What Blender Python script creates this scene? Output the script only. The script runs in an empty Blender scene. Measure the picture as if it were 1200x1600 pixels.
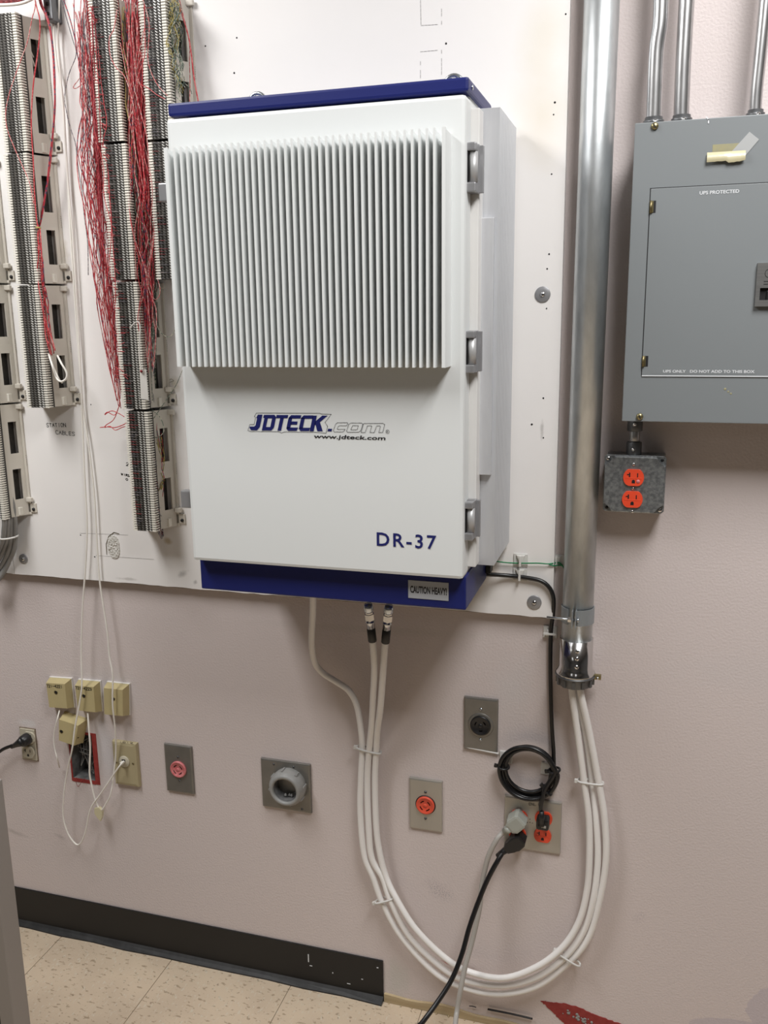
import bpy, bmesh, math, random
from mathutils import Vector, Matrix
S = bpy.context.scene
COL = S.collection
random.seed(11)

# ---------------------------------------------------------------- camera
YAW, PITCH, ROLL, FPX = math.radians(-16.9065), math.radians(-12.4662), math.radians(-0.7847), 1389.80
CAMD, CAMH = 1.62, 1.487            # distance to the wall, height over the floor
cy_, sy_, cp_, sp_ = math.cos(YAW), math.sin(YAW), math.cos(PITCH), math.sin(PITCH)
FW = Vector((sy_*cp_, cy_*cp_, sp_)); RT = Vector((cy_, -sy_, 0)); UP = RT.cross(FW)
cr_, sr_ = math.cos(ROLL), math.sin(ROLL)
CR = RT*cr_ + UP*sr_; CU = UP*cr_ - RT*sr_
cam_d = bpy.data.cameras.new('camera'); cam = bpy.data.objects.new('camera', cam_d); COL.objects.link(cam)
cam.matrix_world = Matrix(((CR.x, CU.x, -FW.x, 0), (CR.y, CU.y, -FW.y, -CAMD), (CR.z, CU.z, -FW.z, CAMH), (0, 0, 0, 1)))
cam_d.sensor_fit = 'VERTICAL'; cam_d.sensor_height = 36.0; cam_d.lens = 36.0*FPX/1600; cam_d.clip_start = 0.02
S.camera = cam

def P(px, py, off=0.0):
    """point of the plane `off` metres in front of the wall that lies on the sight line of a photo point"""
    r = CR*((px-600)/FPX) + CU*(-(py-800)/FPX) + FW
    t = (CAMD-off)/r.y
    return Vector((r.x*t, -off, CAMH+r.z*t))

# ---------------------------------------------------------------- world, lamps, exposure
wd = bpy.data.worlds.new('world'); S.world = wd; wd.use_nodes = True
wd.node_tree.nodes['Background'].inputs[0].default_value = (1.0, .98, .96, 1)
wd.node_tree.nodes['Background'].inputs[1].default_value = 0.02
S.view_settings.view_transform = 'Standard'; S.view_settings.look = 'None'
S.view_settings.gamma = 1.0; S.view_settings.use_curve_mapping = False
S.view_settings.exposure = -0.12
TROFFERS_AND_FILL = [(0.40, -1.05, 43), (-1.40, -1.05, 37), (0.40, -3.9, 2.5), (-1.45, -3.9, 2.5)]  # last two: unseen fill lamps, added behind the camera
CEIL = 2.62
for i, (x, y, w) in enumerate(TROFFERS_AND_FILL):
    ld = bpy.data.lights.new('troffer_or_fill', 'AREA'); ld.shape = 'RECTANGLE'; ld.size = 0.45; ld.size_y = 0.95
    ld.energy = w; ld.color = (1.0, .992, .985)
    lo = bpy.data.objects.new('troffer_or_fill', ld); COL.objects.link(lo); lo.location = (x, y, CEIL-0.03)

# ---------------------------------------------------------------- materials
def sock(b, n):
    return b.inputs[n]
def mat(name, col, rough=.5, metal=0.0, bump=None, vary=None, coat=0.0, alpha=None, trans=None, spec=None):
    m = bpy.data.materials.new(name); m.use_nodes = True
    nt = m.node_tree; b = nt.nodes['Principled BSDF']
    b.inputs['Base Color'].default_value = (*col, 1); b.inputs['Roughness'].default_value = rough
    b.inputs['Metallic'].default_value = metal
    if coat: b.inputs['Coat Weight'].default_value = coat
    if alpha is not None: b.inputs['Alpha'].default_value = alpha
    if trans is not None: b.inputs['Transmission Weight'].default_value = trans
    if spec is not None: b.inputs['Specular IOR Level'].default_value = spec
    tc = None
    def coord():
        g = nt.nodes.new('ShaderNodeNewGeometry'); return g.outputs['Position']
    if vary:
        sc, amt, col2 = vary[:3]; str_ = vary[3] if len(vary) > 3 else (1, 1, 1)
        mp = nt.nodes.new('ShaderNodeMapping'); mp.inputs['Scale'].default_value = str_
        nt.links.new(coord(), mp.inputs['Vector'])
        n = nt.nodes.new('ShaderNodeTexNoise'); n.inputs['Scale'].default_value = sc; n.inputs['Detail'].default_value = 5
        nt.links.new(mp.outputs[0], n.inputs['Vector'])
        r = nt.nodes.new('ShaderNodeMapRange'); r.inputs[1].default_value = .35; r.inputs[2].default_value = .65
        r.inputs[4].default_value = amt
        nt.links.new(n.outputs['Fac'], r.inputs[0])
        mx = nt.nodes.new('ShaderNodeMix'); mx.data_type = 'RGBA'
        mx.inputs['A'].default_value = (*col, 1); mx.inputs['B'].default_value = (*col2, 1)
        nt.links.new(r.outputs[0], mx.inputs['Factor']); nt.links.new(mx.outputs['Result'], b.inputs['Base Color'])
        m['mix'] = mx.name
    if bump:
        n = nt.nodes.new('ShaderNodeTexNoise'); n.inputs['Scale'].default_value = bump[0]; n.inputs['Detail'].default_value = 3
        nt.links.new(coord(), n.inputs['Vector'])
        bp = nt.nodes.new('ShaderNodeBump'); bp.inputs['Strength'].default_value = bump[1]; bp.inputs['Distance'].default_value = bump[2] if len(bump) > 2 else .001
        nt.links.new(n.outputs['Fac'], bp.inputs['Height']); nt.links.new(bp.outputs[0], b.inputs['Normal'])
    return m

def stain_or_light(m, c, rad, rot, col, strength, edge=.5, rag=.4, nscale=40, speck=None):
    """a stained / worn patch, or warm light painted as a tint, with a shape of its own, at wall point c (x, z)"""
    nt = m.node_tree; b = nt.nodes['Principled BSDF']
    g = nt.nodes.new('ShaderNodeNewGeometry')
    sb = nt.nodes.new('ShaderNodeVectorMath'); sb.operation = 'SUBTRACT'; sb.inputs[1].default_value = (c[0], 0, c[1])
    nt.links.new(g.outputs['Position'], sb.inputs[0])
    mu = nt.nodes.new('ShaderNodeVectorMath'); mu.operation = 'MULTIPLY'; mu.inputs[1].default_value = (1, 0, 1)
    nt.links.new(sb.outputs[0], mu.inputs[0])
    mp = nt.nodes.new('ShaderNodeMapping'); mp.vector_type = 'TEXTURE'
    mp.inputs['Rotation'].default_value = (0, rot, 0); mp.inputs['Scale'].default_value = (rad[0], 1, rad[1])
    nt.links.new(mu.outputs[0], mp.inputs['Vector'])
    ln = nt.nodes.new('ShaderNodeVectorMath'); ln.operation = 'LENGTH'; nt.links.new(mp.outputs[0], ln.inputs[0])
    n = nt.nodes.new('ShaderNodeTexNoise'); n.inputs['Scale'].default_value = nscale; n.inputs['Detail'].default_value = 6
    nt.links.new(g.outputs['Position'], n.inputs['Vector'])
    ad = nt.nodes.new('ShaderNodeMath'); ad.operation = 'MULTIPLY_ADD'; ad.inputs[1].default_value = rag*2; ad.inputs[2].default_value = -rag
    nt.links.new(n.outputs['Fac'], ad.inputs[0])
    s2 = nt.nodes.new('ShaderNodeMath'); s2.operation = 'ADD'
    nt.links.new(ln.outputs['Value'], s2.inputs[0]); nt.links.new(ad.outputs[0], s2.inputs[1])
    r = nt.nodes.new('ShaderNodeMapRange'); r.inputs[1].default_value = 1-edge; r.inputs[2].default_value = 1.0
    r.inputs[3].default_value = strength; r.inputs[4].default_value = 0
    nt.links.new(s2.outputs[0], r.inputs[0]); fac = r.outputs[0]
    if speck:
        n2 = nt.nodes.new('ShaderNodeTexNoise'); n2.inputs['Scale'].default_value = speck; n2.inputs['Detail'].default_value = 2
        nt.links.new(g.outputs['Position'], n2.inputs['Vector'])
        r2 = nt.nodes.new('ShaderNodeMapRange'); r2.inputs[1].default_value = .5; r2.inputs[2].default_value = .62
        nt.links.new(n2.outputs['Fac'], r2.inputs[0])
        mm = nt.nodes.new('ShaderNodeMath'); mm.operation = 'MULTIPLY'
        nt.links.new(fac, mm.inputs[0]); nt.links.new(r2.outputs[0], mm.inputs[1]); fac = mm.outputs[0]
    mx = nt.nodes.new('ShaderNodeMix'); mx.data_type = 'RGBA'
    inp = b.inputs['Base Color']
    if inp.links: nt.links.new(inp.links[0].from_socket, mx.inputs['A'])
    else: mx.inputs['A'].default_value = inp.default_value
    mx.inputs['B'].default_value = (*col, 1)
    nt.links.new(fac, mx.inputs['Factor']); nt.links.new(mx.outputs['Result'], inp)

M = {}
M['wall'] = mat('wall_paint', (.67, .59, .57), .55, bump=(240, .38, .002), vary=(2.2, .5, (.64, .575, .565)))
M['board'] = mat('board_paint', (.87, .845, .825), .5, bump=(90, .25, .0006), vary=(5, .6, (.84, .82, .80)))
M['boardedge'] = mat('plywood_edge', (.16, .12, .085), .8, vary=(60, .6, (.30, .23, .16), (1, 1, 12)))
M['cab'] = mat('white_powder_coat', (.70, .72, .715), .42, bump=(900, .12, .0003))
M['cabside'] = mat('white_gloss_edge', (.72, .71, .69), .35)
M['blue'] = mat('navy_powder_coat', (.012, .018, .125), .42, spec=.3, bump=(700, .25, .0003))
M['alum'] = mat('brushed_aluminium', (.66, .67, .69), .45, .4, vary=(60, .4, (.56, .57, .60), (1, 14, .3)))
M['hinge'] = mat('grey_cast_hinge', (.33, .33, .34), .38, .45)
M['dark'] = mat('black_gap', (.006, .006, .007), .6)
M['navyink'] = mat('navy_ink', (.012, .016, .12), .4)
M['lilac'] = mat('lilac_ink', (.33, .34, .52), .5)
M['blackink'] = mat('black_ink', (.012, .012, .014), .5)
M['sticker'] = mat('white_sticker', (.42, .44, .47), .4)
M['galv'] = mat('galvanized_steel', (.66, .69, .70), .38, .85, bump=(120, .12, .0006), vary=(55, .6, (.46, .49, .50), (1, 1, .35)))
M['galvbox'] = mat('spangled_galvanized', (.40, .42, .43), .36, .75, bump=(300, .15, .0004), vary=(190, .9, (.20, .215, .225)))
M['farwall'] = mat('far_wall_paint', (.17, .17, .17), .7)
M['emt'] = mat('zinc_tube', (.62, .62, .62), .3, .92, vary=(70, .5, (.40, .40, .41), (1, 1, .3)))
M['castzinc'] = mat('cast_zinc', (.16, .165, .17), .45, .8, bump=(400, .3, .0004))
M['zinc'] = mat('bright_zinc', (.62, .66, .70), .25, .95)
M['chrome'] = mat('chrome', (.7, .7, .7), .15, 1.0)
M['panel'] = mat('grey_enamel', (.205, .222, .230), .42, bump=(500, .12, .0003))
M['brass'] = mat('brass_screw', (.36, .31, .16), .35, .9)
M['bronze'] = mat('olive_hinge', (.22, .18, .09), .4, .8)
M['latch'] = mat('brushed_grey_latch', (.22, .22, .215), .4, .7, vary=(200, .5, (.30, .30, .29), (.05, 1, 3)))
M['whiteprint'] = mat('white_print', (.68, .70, .72), .5)
M['tapeyellow'] = mat('yellowed_tape', (.60, .55, .36), .22, coat=.6)
M['tapeclear'] = mat('clear_tape', (.42, .43, .43), .3, coat=.4)
M['glue'] = mat('yellow_adhesive', (.33, .30, .16), .5, vary=(90, .6, (.26, .26, .19)))
M['stainless'] = mat('satin_stainless', (.46, .44, .40), .42, .6, vary=(25, .4, (.38, .37, .335), (1, 1, .15)))
M['darkss'] = mat('dark_steel_plate', (.25, .24, .22), .42, .6, vary=(30, .5, (.19, .185, .17)))
M['orange'] = mat('orange_receptacle', (.80, .075, .028), .4)
M['pink'] = mat('faded_pink_receptacle', (.62, .14, .15), .45, vary=(160, .7, (.72, .30, .30)))
M['redrec'] = mat('red_receptacle', (.74, .09, .045), .45)
M['blackp'] = mat('black_plastic', (.012, .012, .013), .38)
M['blackcord'] = mat('black_cord', (.008, .008, .009), .33)
M['greyplug'] = mat('grey_green_plug', (.36, .37, .33), .45)
M['greycord'] = mat('grey_cord', (.40, .38, .35), .45)
M['whitecable'] = mat('white_jacket', (.86, .84, .82), .42, vary=(18, .35, (.80, .78, .75)))
M['whitewire'] = mat('white_phone_wire', (.82, .79, .73), .45)
M['nylon'] = mat('nylon_tie', (.66, .65, .62), .4)
M['pvc'] = mat('grey_pvc', (.27, .27, .26), .45, vary=(60, .5, (.34, .34, .33)))
M['beige'] = mat('beige_jack', (.50, .42, .22), .48, vary=(40, .4, (.44, .37, .2)))
M['beigeplate'] = mat('beige_plate', (.42, .36, .22), .45)
M['ivory'] = mat('ivory_socket', (.50, .46, .36), .45)
M['redbox'] = mat('red_paint', (.26, .022, .02), .6, vary=(90, .5, (.36, .05, .045)))
M['darkbox'] = mat('grey_box_inside', (.10, .10, .10), .7, vary=(70, .6, (.25, .25, .25)))
M['basebd'] = mat('black_vinyl_base', (.006, .006, .0065), .45, bump=(60, .1, .001))
M['vinylfoot'] = mat('dusty_vinyl_foot', (.012, .012, .012), .55, vary=(50, .8, (.028, .028, .029)))
M['block'] = mat('off_white_block', (.60, .575, .51), .45)
M['tooth'] = mat('white_tooth', (.78, .75, .67), .42)
M['bracket'] = mat('cream_bracket', (.62, .58, .51), .5, vary=(20, .4, (.56, .525, .455)))
M['core'] = mat('grey_block_core', (.035, .032, .028), .6, vary=(110, .7, (.06, .052, .042)))
M['clip'] = mat('tin_clip', (.74, .73, .69), .35, .3)
M['clip2'] = mat('tin_clip_dark', (.27, .26, .24), .4, .6)
M['greycable'] = mat('grey_cable', (.24, .235, .225), .42)
M['tilegap'] = mat('tile_joint', (.33, .27, .20), .8)
M['wood'] = mat('bare_wood', (.40, .30, .17), .7, vary=(25, .6, (.52, .42, .26), (.3, 1, 6)))
M['green'] = mat('green_wire', (.02, .22, .09), .4)
M['tag'] = mat('white_tag', (.75, .73, .69), .55)
M['plaster'] = mat('rough_plaster', (.66, .64, .59), .8, bump=(260, 1.0, .004), vary=(140, .6, (.74, .72, .68)))
M['rack'] = mat('taupe_rack_paint', (.27, .245, .225), .45)
M['strapzinc'] = mat('dull_zinc_strap', (.34, .37, .39), .45, .5)
M['hingebarrel'] = mat('light_barrel', (.50, .50, .50), .4, .35)
M['rubber'] = mat('black_rubber', (.013, .012, .012), .55)
M['ceiling'] = mat('ceiling_tile', (.36, .36, .36), .8)
def wiremat(name, c1, c2, sc=260, th=.5):
    m = mat(name, c1, .45); nt = m.node_tree; b = nt.nodes['Principled BSDF']
    g = nt.nodes.new('ShaderNodeNewGeometry')
    n = nt.nodes.new('ShaderNodeTexNoise'); n.inputs['Scale'].default_value = sc; n.inputs['Detail'].default_value = 1
    nt.links.new(g.outputs['Position'], n.inputs['Vector'])
    r = nt.nodes.new('ShaderNodeMapRange'); r.inputs[1].default_value = th; r.inputs[2].default_value = th+.04
    nt.links.new(n.outputs['Fac'], r.inputs[0])
    mx = nt.nodes.new('ShaderNodeMix'); mx.data_type = 'RGBA'; mx.inputs['A'].default_value = (*c1, 1); mx.inputs['B'].default_value = (*c2, 1)
    nt.links.new(r.outputs[0], mx.inputs['Factor']); nt.links.new(mx.outputs['Result'], b.inputs['Base Color'])
    return m
M['wred'] = wiremat('red_pair', (.50, .030, .040), (.62, .16, .16), 240, .52)
M['wredblue'] = wiremat('red_blue_pair', (.42, .028, .045), (.07, .045, .10), 220, .53)
M['wpink'] = wiremat('pale_red_pair', (.55, .12, .12), (.68, .42, .38), 250, .5)
M['wdark'] = wiremat('dark_red_pair', (.16, .012, .018), (.30, .03, .035), 200, .5)
M['wmid'] = wiremat('deep_red_pair', (.27, .018, .028), (.44, .07, .08), 230, .55)
M['wyellow'] = wiremat('yellow_pair', (.45, .36, .10), (.10, .13, .11), 230, .56)
M['wgreen'] = wiremat('green_grey_pair', (.08, .12, .09), (.45, .44, .34), 230, .52)
M['wgrey'] = wiremat('grey_violet_pair', (.12, .11, .13), (.40, .34, .33), 230, .54)

# ---------------------------------------------------------------- mesh helpers
class MB:
    def __init__(s): s.v = []; s.f = []; s.sm = []
    def add(s, vs, fs, smooth=False):
        k = len(s.v); s.v += [tuple(v) for v in vs]; s.f += [tuple(i+k for i in f) for f in fs]; s.sm += [smooth]*len(fs); return s
    def box(s, x0, x1, y0, y1, z0, z1, bev=0.0):
        if x0 > x1: x0, x1 = x1, x0
        if y0 > y1: y0, y1 = y1, y0
        if z0 > z1: z0, z1 = z1, z0
        if bev <= 0:
            vs = [(x, y, z) for z in (z0, z1) for y in (y0, y1) for x in (x0, x1)]
            return s.add(vs, [(0, 2, 3, 1), (4, 5, 7, 6), (0, 1, 5, 4), (2, 6, 7, 3), (0, 4, 6, 2), (1, 3, 7, 5)])
        bm = bmesh.new(); bmesh.ops.create_cube(bm, size=1.0)
        for v in bm.verts:
            v.co = Vector((x0+(v.co.x+.5)*(x1-x0), y0+(v.co.y+.5)*(y1-y0), z0+(v.co.z+.5)*(z1-z0)))
        bev = min(bev, .49*min(x1-x0, y1-y0, z1-z0))
        bmesh.ops.bevel(bm, geom=list(bm.edges), offset=bev, segments=2, affect='EDGES', profile=.6)
        return s.bm(bm)
    def bm(s, bm, smooth=False):
        bm.verts.index_update()
        s.add([v.co.copy() for v in bm.verts], [[v.index for v in f.verts] for f in bm.faces], smooth); bm.free(); return s
    def obox(s, c, ax, ay, az, hx, hy, hz):
        c = Vector(c); vs = [c+ax*(i*hx)+ay*(j*hy)+az*(k*hz) for k in (-1, 1) for j in (-1, 1) for i in (-1, 1)]
        return s.add(vs, [(0, 2, 3, 1), (4, 5, 7, 6), (0, 1, 5, 4), (2, 6, 7, 3), (0, 4, 6, 2), (1, 3, 7, 5)])
    def lathe(s, o, d, prof, n=24, smooth=True, caps=True):
        """prof: list of (distance along d, radius)"""
        o = Vector(o); d = Vector(d).normalized(); a = d.orthogonal().normalized(); b = d.cross(a)
        vs = []; fs = []
        for t, r in prof:
            for i in range(n):
                q = 2*math.pi*i/n; vs.append(o+d*t+(a*math.cos(q)+b*math.sin(q))*r)
        for j in range(len(prof)-1):
            for i in range(n):
                k = (i+1) % n; fs.append((j*n+i, j*n+k, (j+1)*n+k, (j+1)*n+i))
        if caps:
            if prof[0][1] > 1e-6: fs.append(tuple(range(n))[::-1])
            if prof[-1][1] > 1e-6: fs.append(tuple((len(prof)-1)*n+i for i in range(n)))
        return s.add(vs, fs, smooth)
    def cyl(s, p0, p1, r, n=16, r1=None):
        p0 = Vector(p0); p1 = Vector(p1); L = (p1-p0).length
        return s.lathe(p0, p1-p0, [(0, r), (L, r if r1 is None else r1)], n)
    def tube(s, pts, r, n=8, sub=6, smooth=True, raw=False):
        q = pts if raw else spline(pts, sub)
        q = [Vector(p) for p in q]
        vs = []; fs = []; up = None
        for i, p in enumerate(q):
            t = (q[min(i+1, len(q)-1)]-q[max(i-1, 0)]).normalized()
            if up is None: up = t.orthogonal().normalized()
            up = (up-t*up.dot(t))
            up = up.normalized() if up.length > 1e-6 else t.orthogonal().normalized()
            w = t.cross(up)
            for k in range(n):
                a = 2*math.pi*k/n; vs.append(p+(up*math.cos(a)+w*math.sin(a))*r)
        for i in range(len(q)-1):
            for k in range(n):
                l = (k+1) % n; fs.append((i*n+k, i*n+l, (i+1)*n+l, (i+1)*n+k))
        fs.append(tuple(range(n))[::-1]); fs.append(tuple((len(q)-1)*n+k for k in range(n)))
        return s.add(vs, fs, smooth)
    def prism(s, pts, y0, y1, bev=0.0):
        """outline in x,z extruded between y0 and y1"""
        n = len(pts); a = sum(pts[i][0]*pts[(i+1) % n][1]-pts[(i+1) % n][0]*pts[i][1] for i in range(n))
        if a < 0: pts = pts[::-1]
        if y0 > y1: y0, y1 = y1, y0
        vs = [(x, y0, z) for x, z in pts]+[(x, y1, z) for x, z in pts]
        fs = [tuple(range(n)), tuple(range(2*n-1, n-1, -1))]+[(i, i+n, (i+1) % n+n, (i+1) % n) for i in range(n)]
        if bev > 0:
            b = bmesh.new(); bv = [b.verts.new(v) for v in vs]
            for f in fs: b.faces.new([bv[i] for i in f])
            b.edges.index_update()
            ed = [e for e in b.edges if abs(e.verts[0].co.y-y0) < 1e-7 and abs(e.verts[1].co.y-y0) < 1e-7]
            bmesh.ops.bevel(b, geom=ed, offset=bev, segments=2, affect='EDGES', profile=.6)
            return s.bm(b)
        return s.add(vs, fs)
    def strip(s, pts, w, y, closed=False):
        """flat stroke of width w through x,z points, thin relief in front of plane y"""
        pts = [Vector((p[0], 0, p[1])) for p in pts]; n = len(pts)
        for i in range(n if closed else n-1):
            a = pts[i]; b = pts[(i+1) % n]; d = b-a
            if d.length < 1e-9: continue
            d.normalize(); e = Vector((-d.z, 0, d.x))*(w/2); a2 = a-d*(w*.45); b2 = b+d*(w*.45)
            s.add([Vector((q.x, y, q.z)) for q in (a2-e, b2-e, b2+e, a2+e)], [(0, 1, 2, 3)])
        return s
    def build(s, name, m, parent=None, kind=None, label=None, orient=True):
        me = bpy.data.meshes.new(name); o = bpy.data.objects.new(name, me)
        off = wloc(parent) if parent else Vector((0, 0, 0))
        if parent is None and getattr(s, 'org', None) is not None: off = Vector(s.org)
        me.from_pydata([(v[0]-off.x, v[1]-off.y, v[2]-off.z) for v in s.v], [], s.f)
        me.polygons.foreach_set('use_smooth', s.sm)
        if orient:
            b = bmesh.new(); b.from_mesh(me); bmesh.ops.recalc_face_normals(b, faces=b.faces); b.to_mesh(me); b.free()
        me.materials.append(M[m] if isinstance(m, str) else m); me.update()
        COL.objects.link(o)
        if parent: o.parent = parent
        else: o.location = off
        if kind: o['kind'] = kind
        if label: o['label'] = label
        return o

def wloc(o):
    v = Vector((0, 0, 0))
    while o: v += o.location; o = o.parent
    return v
def spline(pts, sub=6):
    pts = [Vector(p) for p in pts]; out = []
    for i in range(len(pts)-1):
        p0 = pts[max(i-1, 0)]; p1 = pts[i]; p2 = pts[i+1]; p3 = pts[min(i+2, len(pts)-1)]
        for k in range(sub):
            t = k/sub
            out.append(.5*((2*p1)+(p2-p0)*t+(2*p0-5*p1+4*p2-p3)*t*t+(3*p1-p0-3*p2+p3)*t**3))
    out.append(pts[-1]); return out
def thing(name, label, cat, loc, group=None):
    o = bpy.data.objects.new(name, None); o.empty_display_size = .02; COL.objects.link(o); o.location = loc
    return tag(o, label, cat, group)
def tag(o, label, cat, group=None, kind=None):
    o['label'] = label; o['category'] = cat
    if group: o['group'] = group
    if kind: o['kind'] = kind
    return o
def dup(o, parent=None, dz=None):
    c = o.copy(); COL.objects.link(c)
    if parent: c.parent = parent
    for ch in list(o.children): dup(ch, c)
    return c
def text_mb(txt, x, z, y, h, mb=None, width=None, shear=0.0, bold=0.0, space=1.0, rot=0.0):
    """lettering with the built-in font, lying in the plane y, baseline start (x,z), cap height h"""
    cu = bpy.data.curves.new('t', 'FONT'); cu.body = txt; cu.size = 1.0; cu.offset = bold; cu.space_character = space; cu.resolution_u = 3
    o = bpy.data.objects.new('t', cu); COL.objects.link(o); bpy.context.view_layer.update()
    me = bpy.data.meshes.new_from_object(o.evaluated_get(bpy.context.evaluated_depsgraph_get()))
    xs = [v.co.x for v in me.vertices]; x0, x1 = min(xs), max(xs)
    cap = .70; sc = h/cap; sx = sc if width is None else width/(x1-x0)
    mb = mb or MB(); c, s_ = math.cos(rot), math.sin(rot); vs = []
    for v in me.vertices:
        a = (v.co.x-x0)*sx+shear*v.co.y*sc; b = v.co.y*sc
        vs.append((x+a*c-b*s_, y, z+a*s_+b*c))
    mb.add(vs, [list(p.vertices) for p in me.polygons])
    bpy.data.objects.remove(o); bpy.data.curves.remove(cu); bpy.data.meshes.remove(me)
    return mb
GLY = {'S': [[(1, .85), (.7, 1), (.2, 1), (0, .8), (.2, .55), (.8, .45), (1, .2), (.8, 0), (.2, 0), (0, .15)]], 'T': [[(0, 1), (1, 1)], [(.5, 1), (.5, 0)]],
       'A': [[(0, 0), (.5, 1), (1, 0)], [(.2, .4), (.8, .4)]], 'I': [[(.5, 0), (.5, 1)]], 'O': [[(.3, 0), (0, .3), (0, .75), (.3, 1), (.7, 1), (1, .75), (1, .3), (.7, 0), (.3, 0)]],
       'N': [[(0, 0), (0, 1), (1, 0), (1, 1)]], 'C': [[(1, .85), (.7, 1), (.3, 1), (0, .7), (0, .3), (.3, 0), (.7, 0), (1, .15)]],
       'B': [[(0, 0), (0, 1), (.7, 1), (.9, .8), (.7, .55), (0, .5)], [(.7, .55), (1, .3), (.8, 0), (0, 0)]], 'L': [[(0, 1), (0, 0), (.9, 0)]],
       'E': [[(.9, 1), (0, 1), (0, 0), (.9, 0)], [(0, .5), (.7, .5)]], '7': [[(0, 1), (1, 1), (.4, 0)]], '2': [[(0, .8), (.3, 1), (.8, 1), (1, .7), (0, 0), (1, 0)]],
       '1': [[(.5, 0), (.5, 1)]], '4': [[(.8, 0), (.8, 1), (0, .4), (1, .4)]], '3': [[(0, .9), (.5, 1), (.9, .8), (.4, .55), (1, .3), (.6, 0), (0, .1)]],
       '9': [[(.9, .6), (.3, .5), (0, .8), (.4, 1), (.9, .9), (.9, 0)]], '-': [[(.1, .5), (.9, .5)]], 'W': [[(0, 1), (.25, 0), (.5, .7), (.75, 0), (1, 1)]],
       'R': [[(0, 0), (0, 1), (.8, 1), (.9, .7), (0, .5), (1, 0)]], '0': [[(.3, 0), (0, .5), (.3, 1), (.7, 1), (1, .5), (.7, 0), (.3, 0)]], ' ': [], 'D': [[(0, 0), (0, 1), (.7, .9), (1, .5), (.7, .1), (0, 0)]]}
def hand(mb, txt, pa, pb, h, off, w, jit=.06):
    """hand lettering from photo point pa to pb (baseline) on the plane `off`"""
    a = P(pa[0], pa[1], off); b = P(pb[0], pb[1], off); d = (b-a); L = d.length; d.normalize(); cw = L/len(txt)
    up = Vector((-d.z, 0, d.x))
    for i, ch in enumerate(txt):
        for st in GLY.get(ch, []):
            pts = []
            for u, v in st:
                q = a+d*(cw*(i+.08+.72*u+random.uniform(-jit, jit)*.4))+up*(h*(v+random.uniform(-jit, jit)))
                pts.append((q.x, q.z))
            mb.strip(pts, w, -off-.0004)
    return mb
def screw(parent, p, r, name='screw', m='zinc', n=14, slot=True):
    p = Vector(p); mb = MB().lathe(p, (0, -1, 0), [(0, r), (r*.35, r*.92), (r*.55, r*.5), (r*.6, 0)], n)
    o = mb.build(name, m, parent)
    if slot:
        a = random.uniform(0, 3.1); k = MB()
        k.obox(p+Vector((0, -r*.6, 0)), Vector((math.cos(a), 0, math.sin(a))), Vector((0, 1, 0)), Vector((-math.sin(a), 0, math.cos(a))), r*.7, r*.05, r*.13)
        # drive slot drawn as its own dark groove piece of the screw mesh
        so = k.build('slot', 'dark', None); so.parent = parent
        so.data.transform(Matrix.Translation(-wloc(parent))); so.location = (0, 0, 0)
    return o

# ================================================================ setting
XL, XR, YF, ZC = -4.2, 3.4, -5.6, CEIL
def grid_wall(name, x0, x1, z0, z1, holes, y, m):
    xs = sorted({x0, x1, *[h[0] for h in holes], *[h[1] for h in holes]}); zs = sorted({z0, z1, *[h[2] for h in holes], *[h[3] for h in holes]})
    mb = MB(); idx = {}
    for j, z in enumerate(zs):
        for i, x in enumerate(xs): idx[i, j] = len(mb.v); mb.v.append((x, y, z))
    for j in range(len(zs)-1):
        for i in range(len(xs)-1):
            cx = (xs[i]+xs[i+1])/2; cz = (zs[j]+zs[j+1])/2
            if any(h[0] < cx < h[1] and h[2] < cz < h[3] for h in holes): continue
            mb.f.append((idx[i, j], idx[i+1, j], idx[i+1, j+1], idx[i, j+1])); mb.sm.append(False)
    return mb.build(name, m, None, 'structure', orient=False)
rb0 = P(115, 1216); rb1 = P(143, 1148)          # opening of the recessed box
RB = (rb0.x, rb1.x, rb0.z+.002, rb1.z-.002)
pc = P(447, 1231, 0)                             # pvc opening centre
RP = (pc.x-.024, pc.x+.024, pc.z-.024, pc.z+.024)
for c, rad, rot, col, st, edge, rag, ns, sp in [
    (P(687, 1392), (.045, .026), .5, (.30, .27, .30), .75, .8, .5, 60, 420),
    (P(1145, 1612), (.085, .03), -.05, (.565, .505, .53), .9, .04, .25, 30, None),
    (P(1210, 1580), (.050, .050), .2, (.565, .505, .53), .9, .04, .3, 30, None),
    (P(1000, 1433), (.012, .02), .6, (.36, .34, .38), .6, .8, .5, 60, 420),
    (P(22, 1300), (.05, .008), .2, (.40, .35, .33), .5, .8, .5, 60, None),
    (P(95, 1308), (.02, .007), .3, (.40, .36, .35), .5, .8, .5, 60, None),
    (P(160, 1080), (.12, .07), 0, (.62, .60, .62), .55, .9, .4, 14, None),
    (P(165, 1170), (.035, .11), -.12, (.60, .60, .63), .5, .8, .4, 14, None),
    (P(43, 1130), (.03, .012), 0, (.72, .68, .67), .8, .5, .4, 40, None),
    (P(700, 1505), (.016, .0035), .25, (.40, .10, .09), .9, .4, .6, 90, None),
    (P(735, 1512), (.03, .006), .35, (.50, .42, .40), .8, .6, .6, 90, None),
    (P(620, 1530), (.04, .06), 0, (.56, .54, .50), .7, .7, .5, 40, None),
    (P(800, 1080), (.05, .1), .2, (.62, .60, .60), .4, .9, .5, 20, None),
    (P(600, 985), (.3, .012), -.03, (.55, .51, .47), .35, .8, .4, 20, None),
    (P(1140, 1050), (.14, .05), 0, (.62, .57, .56), .35, .9, .5, 16, None)]:
    stain_or_light(M['wall'], (c.x, c.z), rad, rot, col, st, edge, rag, ns, sp)
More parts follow.
